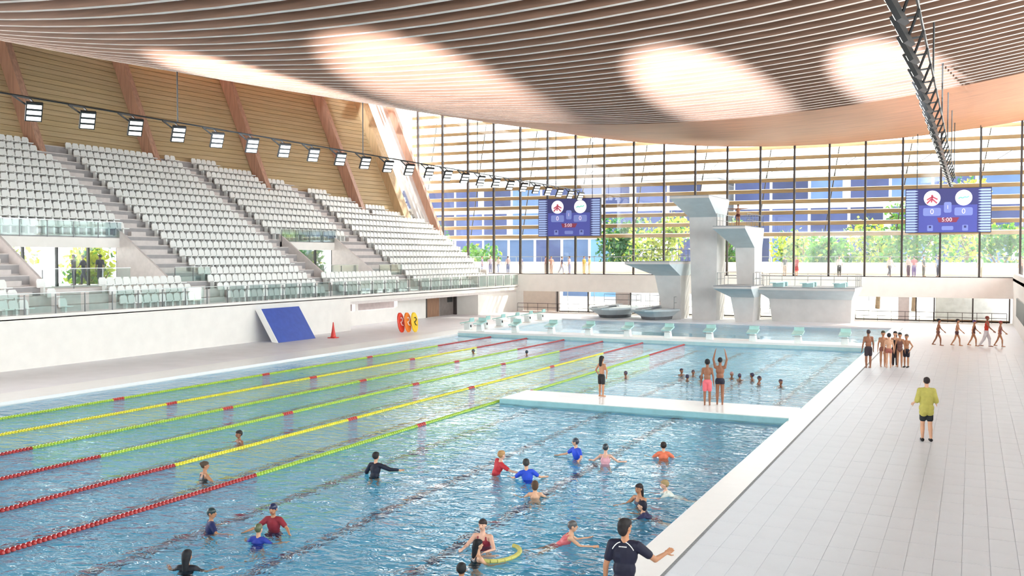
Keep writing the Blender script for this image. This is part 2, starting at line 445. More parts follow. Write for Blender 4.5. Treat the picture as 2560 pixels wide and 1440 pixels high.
for k in range(10):
    xc = -6.25 - 2.5 * k
    ya = 33.2 if k == 0 else 5.0
    MB().box(xc - .125, xc + .125, ya, 53.3, ZF, ZF + .006).build('lane_line', LANEM, pm)
    MB().box(xc - .5, xc + .5, 53.05, 53.3, ZF, ZF + .006).build('lane_line', LANEM, pm)
pool('diving_pool', 'deep diving pool of calm blue water below the diving towers', -30, -5, 57.2, 73, -3.2, BASIND)
# bulkhead between the pools
b = thing('bulkhead', 'white bulkhead between the swimming pool and the diving pool', 'bulkhead', loc=(-30, 55.3, 0))
box('body', COPING, b, -30, -5.0, 55.32, 57.18, -3.2, 0.2)
box('front_lip', mat('pale_teal_tile', (190, 224, 226), 0.3, 0.03), b, -30, -5.0, 55.24, 55.3, -0.25, 0.08)
# floating bridge
b = thing('pool_bridge', 'narrow white bridge platform across the right lanes of the pool', 'bridge', loc=(-14.8, 30.4, 0))
box('top', COPING, b, -14.8, -5.0, 30.42, 32.6, -0.02, 0.08)
box('fascia', mat('teal_fascia', (150, 196, 202), 0.3, 0.04), b, -14.8, -5.0, 30.3, 30.42, -0.35, 0.06)
box('body', COPING, b, -14.75, -5.0, 30.42, 32.5, -0.4, -0.02)

# lane ropes
REDF = mat('red_float', (176, 34, 38), 0.35, 0.05)
REDB = mat('marker_float', (190, 60, 52), 0.4, 0.05)
def floats(x, ya, yb, m, step=0.105, r=0.064):
    y = ya
    while y < yb:
        m.loft([[(x + rr * math.cos(2 * PI * i / 8), y + o, WL + 0.005 + rr * math.sin(2 * PI * i / 8)) for i in range(8)] for rr, o in ((r * .55, 0), (r, .022), (r, .068), (r * .55, .09))])
        y += step
rcols = [(172, 206, 66), (228, 220, 58), (168, 202, 64), (176, 208, 70), (232, 222, 52), (164, 200, 56)]
rlab = ['lime lane rope nearest the stand, at the left edge of the pool', 'yellow lane rope second from the stand', 'lime lane rope third from the stand', 'lime and red lane rope fourth from the stand', 'yellow lane rope fifth from the stand', 'lime lane rope nearest the swimmers, red in the foreground']
for k in range(6):
    x = -27.5 + 2.5 * k
    rp = thing('lane_rope', rlab[k], 'lane rope', loc=(x, 3.0, WL), group='lane ropes across the swimming pool')
    cm = mat('rope_float_%d' % k, rcols[k], 0.35, 0.05)
    m = MB(); floats(x, 3.3, 17.7, m); floats(x, 48.2, 55.0, m)
    o = m.build('red_floats', REDF, rp); o['label'] = 'red float discs'; o['kind'] = 'stuff'
    m = MB(); spans = [(17.7, 25.0), (25.5, 33.0), (33.5, 41.0), (41.5, 48.2)]
    for a, c in spans: floats(x, a, c, m)
    o = m.build('coloured_floats', cm, rp); o['kind'] = 'stuff'
    for yy in (25.0, 33.0, 41.0):
        m = MB(); floats(x, yy, yy + .45, m, r=0.074); m.build('marker_floats', REDB, rp)
    MB().tube((x, 3, WL), (x, 55.3, WL), 0.02, 5).build('cable', STEEL, rp)

# starting blocks
TEALB = mat('pale_teal_plastic', (178, 224, 220), 0.4, 0.04)
WHITEB = mat('white_block_plastic', (232, 240, 240), 0.4, 0.03)
def block_parts(root, c, rz):
    def P(x, y, z): return (x, y, z)
    def put(m, name, mt):
        o = link(name, m.mesh(name, mt), root); return o
    put(MB().hexa([P(-.2, -.1, 0), P(.2, -.1, 0), P(.2, .32, 0), P(-.2, .32, 0), P(-.14, -.16, .46), P(.14, -.16, .46), P(.14, .26, .46), P(-.14, .26, .46)]), 'pedestal', WHITEB)
    put(MB().hexa([P(-.3, -.38, .44), P(.3, -.38, .44), P(.3, .42, .58), P(-.3, .42, .58), P(-.3, -.38, .50), P(.3, -.38, .50), P(.3, .42, .66), P(-.3, .42, .66)]), 'platform', TEALB)
    put(MB().hexa([P(-.27, .3, .62), P(.27, .3, .62), P(.27, .42, .66), P(-.27, .42, .66), P(-.27, .36, .82), P(.27, .36, .82), P(.27, .42, .84), P(-.27, .42, .84)]), 'kick_plate', TEALB)
    put(MB().tube(P(-.26, -.3, .36), P(.26, -.3, .36), .02, 6), 'handle', STEEL)
    put(MB().box(-.05, .05, .27, .33, .2, .36), 'number_plate', BLKMETAL)
for k in range(10):
    xc = -6.25 - 2.5 * k
    lab = 'pale teal starting block on the bulkhead, %s from the right' % (ORD[k + 1] if k else 'first')
    r_ = thing('starting_block', lab, 'starting block', (xc, 55.95, 0.2), 'starting blocks on the bulkhead')
    block_parts(r_, None, 0)
for k in range(6):
    r_ = thing('starting_block', 'white starting block on the left deck beside the diving pool, %s from the bulkhead' % (ORD[k + 1]), 'starting block', (-31.0, 58.4 + 2.45 * k, 0.02), 'starting blocks beside the diving pool', rz=-PI / 2)
    block_parts(r_, None, 0)

# ================================================================== GRANDSTAND
V1 = (32.4, 40.6); V2 = (54.8, 61.2); YE = 79.6
AISLES = [31.2, 42.4, 53.5, 64.3]
gs = thing('grandstand', 'steep pale concrete spectator stand rising on the left side', 'grandstand', loc=(-38.0, 27, 0))
RISE = mat('riser_shade_grey', (172, 168, 169), 0.8, 0.03)  # grey strips put the shadow lines below the seat rows into colour
def ztier(r): return 3.6 + 0.52 * r
def xtier(r): return -40.3 - 0.72 * r
def solid_spans(r):
    if r >= 5: return [(26.0, YE)]
    return [(26.0, V1[0]), (V1[1], V2[0]), (V2[1], YE)]
for r in range(17):
    z = ztier(r); x = xtier(r)
    for a, b_ in solid_spans(r):
        MB().loft([[(x - .74, yq, z - .14), (x - .12, yq, z - .14), (x - .12, yq, z - .6), (x, yq, z - .6), (x, yq, z), (x - .74, yq, z)] for yq in (a, b_)]).build('tier', STANDC, gs)
        MB().box(x, x + .012, a, b_, z - .46, z - .05).build('riser_shade_strip', RISE, gs.children[-1])
for r, z in enumerate((2.25, 2.70, 3.15)):
    xx = -38.15 - .72 * r
    box('front_tier', STANDC, gs, xx - .74, xx, -10, YE + 2, z - .5, z)
box('front_kerb', WHITE, gs, -38.15, -38.0, -10, YE + 2, 2.2, 2.4)
for ai, ay in enumerate(AISLES):
    m = MB()
    for r in range(0, 16):
        z = ztier(r); x = xtier(r)
        if r < 5 and (V1[0] - .7 < ay < V1[1] or V2[0] - .6 < ay < V2[1]): continue
        ya_, yb_ = ay - .55, ay + .55
        if r < 6 and abs(ay - 42.4) < .1: ya_, yb_ = V1[1] + .02, 43.2
        if r < 6 and abs(ay - 64.3) < .1: ya_, yb_ = V2[1] + .02, 65.1
        m.box(x - .02, x + .30, ya_, yb_, z - .62, z - .26)
    m.build('aisle_stair', STANDC, gs)
# end wall of the stand at the far side
m = MB()
for r in range(16):
    m.box(xtier(r) - .74, xtier(r) + .1, YE, YE + .3, ztier(r) - 1.2, ztier(r) + .25)
m.build('end_parapet', CREAM, gs)
# vomitories
for vi, (va, vb) in enumerate((V1, V2)):
    box('vomitory_floor', STANDC, gs, -50, -40.3, va, vb, 3.0, 3.42)
    box('vomitory_beam', CREAM, gs, -44.2, -43.75, va, vb, 5.5, 6.05)
    for yy in (va, vb):
        m = MB(); s = 0 if yy == va else -.16
        m.hexa([(-44.0, yy + s, 3.3), (-40.2, yy + s, 3.3), (-40.2, yy + s + .16, 3.3), (-44.0, yy + s + .16, 3.3),
                (-44.0, yy + s, 6.62), (-40.2, yy + s, 3.88), (-40.2, yy + s + .16, 3.88), (-44.0, yy + s + .16, 6.62)])
        m.build('vomitory_side', STANDC, gs)
    vw = thing('window_%d' % (5 + vi), 'glazed entrance set into the stand, %s of the two' % ('left' if vi == 0 else 'right'), 'window', (-44.1, va, 3.42), kind='structure')
    n = 4 if vi == 0 else 3
    for q in range(n + 1):
        yq = va + (vb - va) * q / n
        box('mullion', BLKMETAL, vw, -44.15, -44.02, yq - .06, yq + .06, 3.42, 5.6)
        if q: box('pane', PANE, vw, -44.10, -44.08, yq - (vb - va) / n + .06, yq - .06, 3.42, 5.6)
# glass balustrades
def balustrade(label, pts, n, h, name='glass_balustrade'):
    a, b_ = Vector(pts[0]), Vector(pts[1])
    t = thing(name, label, 'balustrade', tuple(a))
    for q in range(n):
        p = a.lerp(b_, q / n + .004); e = a.lerp(b_, (q + 1) / n - .004)
        MB().bar((p.x, p.y, p.z + h / 2 + .02), (e.x, e.y, e.z + h / 2 + .02), 0.02, h - .08).build('glass_panel', BALGLASS, t)
        g = a.lerp(b_, q / n)
        MB().box(g.x - .02, g.x + .02, g.y - .02, g.y + .02, g.z, g.z + h - .05).build('post', GREYMETAL, t)
    MB().bar((a.x, a.y, a.z + h), (b_.x, b_.y, b_.z + h), 0.05, 0.03).build('top_rail', STEEL, t)
    return t
balustrade('long glass balustrade along the front edge of the stand', [(-38.05, 20, 2.4), (-38.05, 82, 2.4)], 38, 0.95)
balustrade('glass balustrade above the left stand entrance', [(-43.75, V1[0], 6.05), (-43.75, V1[1], 6.05)], 5, 0.9)
balustrade('glass balustrade above the right stand entrance', [(-43.75, V2[0], 6.05), (-43.75, V2[1], 6.05)], 4, 0.9)
balustrade('low glass balustrade in front of the left stand entrance', [(-40.35, V1[0] + .2, 3.42), (-40.35, V1[1] - 2.6, 3.42)], 3, 1.0)
balustrade('low glass balustrade in front of the right stand entrance', [(-40.35, V2[0] + .2, 3.42), (-40.35, V2[1] - 2.0, 3.42)], 2, 1.0)
balustrade('short glass balustrade right of the left stand entrance', [(-40.35, 41.2, 3.42), (-40.35, 44.0, 3.42)], 2, 1.0)
balustrade('short glass balustrade right of the right stand entrance', [(-40.35, 62.0, 3.42), (-40.35, 65.2, 3.42)], 2, 1.0)

# seats
def seat_into(m, x, y, z):
    w = .23
    m.hexa([(x + .02, y - w, z + .36), (x + .42, y - w, z + .40), (x + .42, y + w, z + .40), (x + .02, y + w, z + .36),
            (x + .02, y - w, z + .41), (x + .42, y - w, z + .45), (x + .42, y + w, z + .45), (x + .02, y + w, z + .41)])
    m.loft([[(x + .03, y - w, z + .38), (x + .03, y + w, z + .38), (x - .05, y + w, z + .38), (x - .05, y - w, z + .38)],
            [(x - .03, y - w, z + .68), (x - .03, y + w, z + .68), (x - .08, y + w, z + .68), (x - .08, y - w, z + .68)],
            [(x - .05, y - w * .7, z + .80), (x - .05, y + w * .7, z + .80), (x - .09, y + w * .7, z + .80), (x - .09, y - w * .7, z + .80)]])
    m.box(x - .02, x + .2, y - .05, y + .05, z, z + .38)
seats = []
PITCH = 0.52
def blockname(y):
    if y < AISLES[0]: return 'leftmost block'
    if y < AISLES[1]: return 'left entrance block'
    if y < AISLES[2]: return 'middle block'
    if y < AISLES[3]: return 'right entrance block'
    return 'far block'
for r in range(16):
    x, z = xtier(r) - .50, ztier(r)
    y = 26.6
    while y < YE - .4:
        ok = all(abs(y - a) > .85 for a in AISLES)
        if x - .15 < wallx(y, z + .6) + .15: ok = False
        if x - .3 < interp(list(zip(CY, CX12)), y) - LEAN * (z + .4 - 12) and any(abs(y - c) < .55 for c in CY): ok = False
        if r < 6 and (V1[0] - .3 < y < V1[1] + .3 or V2[0] - .3 < y < V2[1] + .3): ok = ok and r >= 5
        if r < 5 and (V1[1] < y < 43.4 or V2[1] < y < 65.2): ok = False
        if ok: seats.append((x, y, z, '%s row up, %s' % (ORD[r + 1], blockname(y))))
        y += PITCH
for r, z in enumerate((2.25, 2.70, 3.15)):
    x = -38.15 - .72 * r - .5
    y = 26.6
    while y < YE - 2:
        if all(abs(y - a) > .85 for a in AISLES) and not (32.5 < y < 35.5): seats.append((x, y, z, '%s front row' % ('lowest', 'middle', 'upper')[r]))
        y += PITCH
def inframe(s): return s[1] > 0.753 * abs(s[0]) - .3
seats.sort(key=lambda s: (not inframe(s), math.hypot(s[0], s[1])))
m = MB(); seat_into(m, 0, 0, 0); seatme = m.mesh('stadium_seat', SEATW)
rest = MB()
rank = {}
for s_ in sorted([q for q in seats if inframe(q)], key=lambda q: q[1]):
    rank.setdefault(s_[3], []).append(s_)
def nth(n): return '%d%s' % (n, 'th' if 10 < n % 100 < 14 else {1: 'st', 2: 'nd', 3: 'rd'}.get(n % 10, 'th'))
for i, (x, y, z, w) in enumerate(seats):
    if i < 300:
        o = link('stadium_seat', seatme, None, (x, y, z)); tag(o, 'white stadium seat, %s, %s from the left' % (w, nth(rank[w].index((x, y, z, w)) + 1)), 'seat', 'white stadium seats')
    elif inframe((x, y)): seat_into(rest, x, y, z)
tag(rest.build('stadium_seats_beyond', SEATW), 'rows of small white stadium seats farther along the stand', 'seats', kind='stuff')

# ================================================================== DIVING TOWERS
def railing(parent, pts, z, h, n=6, mtl=GREYMETAL, name='railing'):
    m = MB()
    for a, c in zip(pts, pts[1:]):
        a = Vector((*a, z)); c = Vector((*c, z))
        for f in (h, h * .5): m.tube(a + Vector((0, 0, f)), c + Vector((0, 0, f)), .022, 5)
        k = max(1, int((c - a).length / 1.0))
        for i in range(k + 1):
            p = a.lerp(c, i / k); m.tube(p, p + Vector((0, 0, h)), .02, 5)
    return m.build(name, mtl, parent)
def rect(x0, x1, y0, y1, z): return [(x0, y0, z), (x1, y0, z), (x1, y1, z), (x0, y1, z)]
def tower(name, label, colb, colt, slab, ztop, zfl, z0=0.0, rail=True, parent=None):
    t = thing(name, label, 'diving platform', (sum(colb[:2]) / 2, sum(colb[2:]) / 2, z0))
    MB().loft([rect(*colb, z0), rect(*colt, zfl)]).build('column', CONC, t)
    MB().loft([rect(*colt, zfl), rect(*slab, ztop - .22)]).build('flared_soffit', CONC2, t)
    MB().box(*slab, ztop - .22, ztop - .06).build('slab', CONC, t)
    MB().box(*slab, ztop - .06, ztop).build('topping', TOPMAT, t)
    x0, x1, y0, y1 = slab
    if rail:
        railing(t, [(x1 - .06, y0 + 1.0), (x1 - .06, y1 - .06), (x0 + .06, y1 - .06), (x0 + .06, y0 + 1.0)], ztop, 0.95)
    return t
tower('diving_tower', 'tallest diving tower, broad grey concrete column with flared platform on top', (-20.0, -18.1, 75.7, 78.4), (-20.2, -17.95, 75.4, 78.3), (-20.7, -17.7, 71.6, 78.3), 9.6, 8.1, rail=False)
tower('diving_tower', 'second tallest diving tower, right of the tallest, with railed platform', (-16.5, -15.3, 76.6, 79.0), (-16.7, -15.2, 76.0, 79.0), (-17.5, -15.1, 72.0, 79.2), 7.3, 5.7)
tower('diving_platform', 'low railed diving platform in front of the second tallest tower', (-16.4, -15.1, 74.9, 76.5), (-16.7, -14.9, 74.5, 76.5), (-17.4, -14.6, 71.9, 76.55), 2.85, 1.9)
tower('diving_platform', 'medium diving platform left of the tallest tower with flared soffit', (-22.4, -21.0, 76.0, 78.5), (-23.0, -20.9, 75.5, 78.5), (-24.3, -20.75, 71.8, 78.6), 4.65, 3.5)
# wide springboard base
t = tower('springboard_platform', 'wide grey concrete springboard base at the right with flared top', (-14.0, -8.2, 77.0, 80.0), (-14.2, -8.1, 76.6, 80.1), (-14.9, -7.7, 74.8, 80.2), 2.7, 1.75, rail=False)
railing(t, [(-14.8, 76.5), (-14.8, 80.1), (-7.8, 80.1), (-7.8, 76.5)], 2.7, .95)
TEALSP = mat('springboard_teal', (168, 204, 206), 0.5, 0.04)
for k, xx in enumerate((-13.4, -11.2, -8.9)):
    s = thing('springboard', 'pale teal springboard on the wide base, %s of three' % ('left', 'middle', 'right')[k], 'springboard', (xx, 77, 2.7), 'springboards on the wide base')
    MB().box(xx - .25, xx + .25, 73.8, 78.6, 3.02, 3.08).build('board', TEALSP, s)
    MB().box(xx - .4, xx + .4, 76.0, 76.7, 2.7, 3.02).build('fulcrum', TEALSP, s)
    MB().box(xx - .3, xx + .3, 78.2, 78.7, 2.7, 3.02).build('anchor', TEALSP, s)
def low_platform(label, x0, x1, y0):
    t = thing('low_springboard_stand', label, 'diving platform', ((x0 + x1) / 2, y0 + 3, 0))
    n = 20
    def ell(cx, cy, rx, ry, z): return [(cx + rx * math.cos(2 * PI * i / n), cy + ry * math.sin(2 * PI * i / n), z) for i in range(n)]
    cx, cy = (x0 + x1) / 2, y0 + 3; rx = (x1 - x0) / 2
    MB().loft([ell(cx, cy + .4, rx * .62, 2.0, 0), ell(cx, cy + .3, rx * .66, 2.1, .25)]).build('plinth', mat('dark_plinth', (110, 112, 116), 0.7), t)
    MB().loft([ell(cx, cy + .3, rx * .66, 2.1, .25), ell(cx, cy, rx, 3.0, .72), ell(cx, cy, rx, 3.0, .86)]).build('flared_body', CONC2, t, smooth=False)
    MB().box(cx - .25, cx + .25, y0 - 1.6, cy + 1.5, .98, 1.04).build('board', TOPMAT, t)
    MB().box(cx - .35, cx + .35, cy - .3, cy + .3, .86, .98).build('fulcrum', TOPMAT, t)
    railing(t, [(x1 - .3, cy - .5), (x1 - .3, cy + 2.2), (x0 + .3, cy + 2.2)], .86, .95)
low_platform('low dark grey springboard stand, left of the pair', -28.8, -24.9, 73.6)
low_platform('low grey springboard stand under the medium platform, right of the pair', -24.8, -21.0, 72.6)

# railing in front of the ground floor glazing
t = thing('far_railing', 'thin dark railing in front of the ground floor glazing', 'railing', (-38, 81.2, 0))
railing(t, [(-37.8, 81.2), (2.4, 81.2)], 0, 0.75, mtl=DKMETAL, name='rails_and_posts')

# ================================================================== LOUVRES OUTSIDE
lv = thing('louvre_screen', 'horizontal timber louvres hung outside the far glazing', 'louvre screen', (-50, 84, 6.7))
for k in range(14):
    z = 6.78 + 0.91 * k
    m = MB()
    m.hexa([(-50.5, 83.6, z - .07), (17, 83.6, z - .07), (17, 83.9, z - .02), (-50.5, 83.9, z - .02),
            (-50.5, 83.6, z + .24), (17, 83.6, z + .24), (17, 83.9, z + .29), (-50.5, 83.9, z + .29)])
    m.build('louvre', LOUVRE, lv)
for k in range(11):
    xt = -48.25 + 5.55 * k
    MB().tube((xt - 1.8, 84.6, 6.7), (xt, 84.6, 18.2), .05, 6).build('hanger_rod', BLKMETAL, lv)
    MB().tube((xt + .9, 82.4, 13.0), (xt - .6, 84.6, 12.2), .03, 5).build('strut', BLKMETAL, lv)
    MB().tube((xt + .9, 82.4, 16.0), (xt - .2, 84.6, 15.2), .03, 5).build('strut', BLKMETAL, lv)

# ================================================================== LIGHT RAILS
def floodlight(x, y, z, face, label, group):
    """face +1 looks towards +x, -1 towards -x"""
    t = thing('floodlight', label, 'floodlight', (x, y, z), group)
    f = face
    # tilted housing: local axes
    nrm = (Vector((0.72, -0.42, -0.55)) if f > 0 else Vector((-0.86, 0.22, -0.46))).normalized()
    side = nrm.cross(Vector((0, 0, 1))).normalized(); up = side.cross(nrm).normalized()
    c = Vector((x + f * 0.18, y + .28, z - .52)) if f > 0 else Vector((x - .42, y - .1, z - .42))
    def P(a, b_, d): return c + side * a + up * b_ + nrm * d
    def slab(a0, a1, b0, b1, d0, d1):
        return [P(a0, b0, d0), P(a1, b0, d0), P(a1, b0, d1), P(a0, b0, d1), P(a0, b1, d0), P(a1, b1, d0), P(a1, b1, d1), P(a0, b1, d1)]
    MB().hexa(slab(-.28, .28, -.37, .37, -.12, 0)).build('housing', BLKMETAL, t)
    hous = t.children[-1]
    for q in range(3):
        b0 = -.34 + q * .235
        MB().hexa(slab(-.24, .24, b0 + .02, b0 + .165, 0, .02)).build('led_module', LED, hous)
    m = MB()
    m.bar((x, y - .45, z), (x, y + .3, z), .06, .06)
    m.bar((x, y - .45, z), tuple(P(-.2 * f, -.1, -.12)), .05, .05)
    m.bar((x, y + .25, z), tuple(P(0, .3, -.10)), .05, .05)
    m.build('bracket', BLKMETAL, t)
def rail(x, label, ys, top):
    t = thing('lighting_rail', label, 'lighting rail', (x, ys[0], 10.75))
    MB().tube((x, ys[0], 10.78), (x, ys[1], 10.78), .035, 6).build('rail', BLKMETAL, t)
    for yh in top:
        MB().tube((x, yh, 10.78), (x, yh, roofz(x, yh) + .3), .03, 6).build('hanger', BLKMETAL, t)
rail(-31.0, 'thin dark lighting rail hung in front of the stand', (14, 79.5), (17.0, 31.9, 46, 60, 74))
rail(-1.2, 'dark lighting rail hung above the right deck', (14, 79.5), (24.5, 34, 44, 54, 64, 74))
for k in range(25):
    y = 22.0 + 2.37 * k
    floodlight(-31.0, y, 10.75, 1, 'white floodlight on the rail before the stand, %s from the left' % (ORD[k + 1] if k < 26 else k), 'floodlights on the left rail')
y = 18.0; k = 0
for k in range(26):
    y = 18.0 + 2.37 * k
    floodlight(-1.2, y, 10.75, -1, 'dark floodlight on the right rail, %s from the viewer' % ORD[k + 1], 'floodlights on the right rail')

# unseen spots added on the near gallery edge for the bright roof patches
def added_uplight(label, x, target, half, power, blend=.75):
    y, z = 1.3, 3.4
    t = thing('added_uplight', label, 'added_uplight', (x, y, z), 'added uplights on the near gallery')
    d = (Vector(target) - Vector((x, y, z + .3))).normalized()
    MB().tube((x, y, z), (x, y, z + .2), .06, 8).build('stand', BLKMETAL, t)
    c = Vector((x, y, z + .3)); MB().tube(c - d * .25, c + d * .05, .14, 12).build('housing', BLKMETAL, t)
    l = bpy.data.lights.new('added_uplight_lamp', 'SPOT'); l.energy = power; l.spot_size = math.radians(half * 2); l.spot_blend = blend
    l.color = (.90, .95, 1.0); l.shadow_soft_size = .12
    lo = bpy.data.objects.new('lamp', l); col.objects.link(lo); lo.parent = t
    lo.location = c + d * .12 - origin(t); lo.rotation_euler = (-d).to_track_quat('Z', 'Y').to_euler()
added_uplight('leftmost added roof lamp on the near gallery edge', -14.0, (-32.5, 44, 14.0), 6.2, 120000)
added_uplight('second added roof lamp from the left on the near gallery edge', -9.0, (-19.2, 34, 11.6), 6.6, 72000)
added_uplight('third added roof lamp from the left on the near gallery edge', -6.0, (-10.0, 39.5, 11.6), 4.5, 105000)
added_uplight('rightmost added roof lamp on the near gallery edge', -4.6, (-3.1, 44.5, 12.4), 3.5, 120000)

# ================================================================== SCOREBOARDS
def scr(name, rgb, e=.15): return mat('screen_' + name, rgb, 0.4, 0.0, emit=e)
SB = scr('blue', (64, 72, 150)); SBD = scr('navy', (44, 48, 104)); SBL = scr('lightblue', (150, 172, 214)); SBX = scr('panel', (110, 124, 186))
SWH = scr('white', (250, 250, 252)); SRED = scr('red', (120, 40, 66)); STX = scr('text', (226, 210, 226)); SFIG = scr('figure', (170, 70, 90)); SWAV = scr('wave', (110, 200, 180))
def text(parent, s, x, y, z, size, m, name):
    cu = bpy.data.curves.new(name, 'FONT'); cu.body = s; cu.size = size; cu.align_x = 'CENTER'; cu.align_y = 'CENTER'; cu.extrude = 0.003
    cu.resolution_u = 3
    ob = bpy.data.objects.new(name, cu); col.objects.link(ob)
    dg = bpy.context.evaluated_depsgraph_get()
    me = bpy.data.meshes.new_from_object(ob.evaluated_get(dg))
    bpy.data.objects.remove(ob); me.materials.clear(); me.materials.append(m)
    o = link(name, me, parent); o.location = Vector((x, y, z)) - origin(parent); o.rotation_euler = (PI / 2, 0, 0)
    return o
def disc(m, cx, cz, r, y, n=28):
    m.loft([[(cx + r * math.cos(2 * PI * i / n), y, cz + r * math.sin(2 * PI * i / n)) for i in range(n)], [(cx + r * math.cos(2 * PI * i / n), y + .01, cz + r * math.sin(2 * PI * i / n)) for i in range(n)]])
def rrect(m, x0, x1, z0, z1, y, r=.12):
    pts = []
    for cx, cz, a0 in ((x1 - r, z0 + r, -90), (x1 - r, z1 - r, 0), (x0 + r, z1 - r, 90), (x0 + r, z0 + r, 180)):
        for i in range(4):
            a = math.radians(a0 + 30 * i); pts.append((cx + r * math.cos(a), cz + r * math.sin(a)))
    m.loft([[(p[0], y, p[1]) for p in pts], [(p[0], y + .01, p[1]) for p in pts]])
def scoreboard(x0, label):
    W, H, z0, y = 5.9, 3.35, 6.8, 80.0
    t = thing('scoreboard', label, 'scoreboard', (x0 + W / 2, y, z0))
    MB().box(x0, x0 + W, y, y + .25, z0, z0 + H).build('cabinet', BLKMETAL, t)
    MB().box(x0 + .04, x0 + W - .04, y - .02, y, z0 + .04, z0 + H - .04).build('screen', SB, t)
    MB().box(x0 + .9, x0 + W - .9, y - .025, y - .02, z0 + H * .62, z0 + H - .04).build('screen_top_shade', SBD, t)
    for sx, dr in ((x0 + .05, 1), (x0 + W - .05, -1)):
        m = MB()
        for q in range(16):
            zz = z0 + .06 + q * (H - .12) / 16; h = (H - .12) / 16
            p = [(sx, zz), (sx + dr * .62, zz), (sx + dr * .86, zz + h * .35), (sx + dr * .62, zz + h * .7), (sx, zz + h * .7)]
            if dr < 0: p = p[::-1]
            m.loft([[(a, y - .03, b_) for a, b_ in p], [(a, y - .022, b_) for a, b_ in p]])
        m.build('blade_pattern', SBL, t)
        MB().box(min(sx, sx + dr * .9), max(sx, sx + dr * .9), y - .022, y - .018, z0 + .05, z0 + H - .05).build('side_shade', SBD, t)
    cx = x0 + W / 2
    for s in (-1, 1):
        xx = cx + s * 1.08
        m = MB(); disc(m, xx, z0 + H - .75, .58, y - .04); em = m.build('emblem', SWH, t)
        if s < 0:
            m = MB()
            disc(m, xx, z0 + H - .56, .08, y - .05, 10)
            for a, b_ in (((-.05, -.32), (.02, .14)), ((.02, .12), (-.36, -.12)), ((.04, .1), (.38, -.1)), ((-.05, -.05), (-.36, -.38)), ((.0, -.05), (.34, -.38))):
                m.bar((xx + a[0], y - .05, z0 + H - .75 + a[1]), (xx + b_[0], y - .05, z0 + H - .75 + b_[1]), .11, .02, up=(0, 1, 0))
            o = m.build('emblem_figure', SFIG, em)
        else:
            m = MB(); P = [(-.36, -.08), (-.22, .04), (-.08, -.04), (.08, .06), (.2, 0), (.36, .1)]
            for a, b_ in zip(P, P[1:]): m.bar((xx + a[0], y - .05, z0 + H - .75 + a[1]), (xx + b_[0], y - .05, z0 + H - .75 + b_[1]), .09, .02, up=(0, 1, 0))
            m.build('emblem_wave', SWAV, em)
        m = MB(); rrect(m, xx - .62, xx + .62, z0 + 1.28, z0 + 1.88, y - .035); sp_ = m.build('score_panel', SBX, t)
        text(sp_, '0', xx, y - .05, z0 + 1.58, .55, STX, 'score_digit')
        m = MB(); rrect(m, xx + s * .12 - .2, xx + s * .12 + .2, z0 + .14, z0 + .58, y - .035, .06); fp_ = m.build('foul_panel', SBX, t)
        MB().box(xx + s * .12 - .08, xx + s * .12 + .08, y - .05, y - .036, z0 + .36, z0 + .52).build('foul_mark', SBD, fp_)
    m = MB(); rrect(m, cx - .26, cx + .26, z0 + 1.5, z0 + 2.3, y - .035); sp_ = m.build('period_panel', SBX, t)
    text(sp_, '1', cx, y - .05, z0 + 1.9, .4, STX, 'period_digit')
    m = MB(); p = [(cx - .72, z0 + 1.14), (cx - .6, z0 + .78), (cx + .6, z0 + .78), (cx + .8, z0 + 1.14)]
    m.loft([[(a, y - .035, b_) for a, b_ in p], [(a, y - .025, b_) for a, b_ in p]]); sp_ = m.build('clock_panel', SRED, t)
    text(sp_, '5:00', cx - .05, y - .05, z0 + .97, .42, STX, 'clock_digits')
    m = MB(); rrect(m, cx - .4, cx + .4, z0 + .2, z0 + .5, y - .035, .08); m.build('timeout_panel', SBX, t)
    for xx in (x0 + .8, x0 + W - .8):
        MB().tube((xx, y + .12, z0 + H), (xx, y + .12, roofz(xx, y) + .1), .03, 6).build('hanger', BLKMETAL, t)
scoreboard(-35.2, 'blue scoreboard screen hanging at the left of the far glazing')
scoreboard(-4.65, 'blue scoreboard screen hanging at the right of the far glazing')

# ================================================================== SMALL THINGS ON THE LEFT DECK
t = thing('gym_mat', 'large blue landing mat leaning against the white wall', 'mat', (-36.5, 47, 0))
BLUEM = mat('blue_vinyl', (58, 88, 178), 0.45, 0.04)
MB().hexa([(-36.75, 45.15, .02), (-36.35, 45.15, 0.0), (-36.35, 48.7, 0), (-36.75, 48.7, .02), (-37.95, 45.15, 1.86), (-37.6, 45.15, 1.94), (-37.6, 48.7, 1.94), (-37.95, 48.7, 1.86)]).build('cushion', BLUEM, t)
MB().hexa([(-36.76, 45.09, .02), (-36.34, 45.09, 0.0), (-36.34, 45.15, 0), (-36.76, 45.15, .02), (-37.96, 45.09, 1.87), (-37.59, 45.09, 1.95), (-37.59, 45.15, 1.95), (-37.96, 45.15, 1.87)]).build('side_band', COPING, t)
t = thing('traffic_cone', 'slim red cone standing beside the blue mat', 'cone', (-35.5, 49.35, 0))
REDC = mat('cone_red', (222, 64, 56), 0.4, 0.04)
MB().lathe([(.19, .04), (.16, .12), (.09, .5), (.03, .95), (.015, .98)], -35.5, 49.35).build('cone_body', REDC, t, smooth=True)
MB().box(-35.75, -35.25, 49.1, 49.6, 0, .045).build('base', REDC, t)
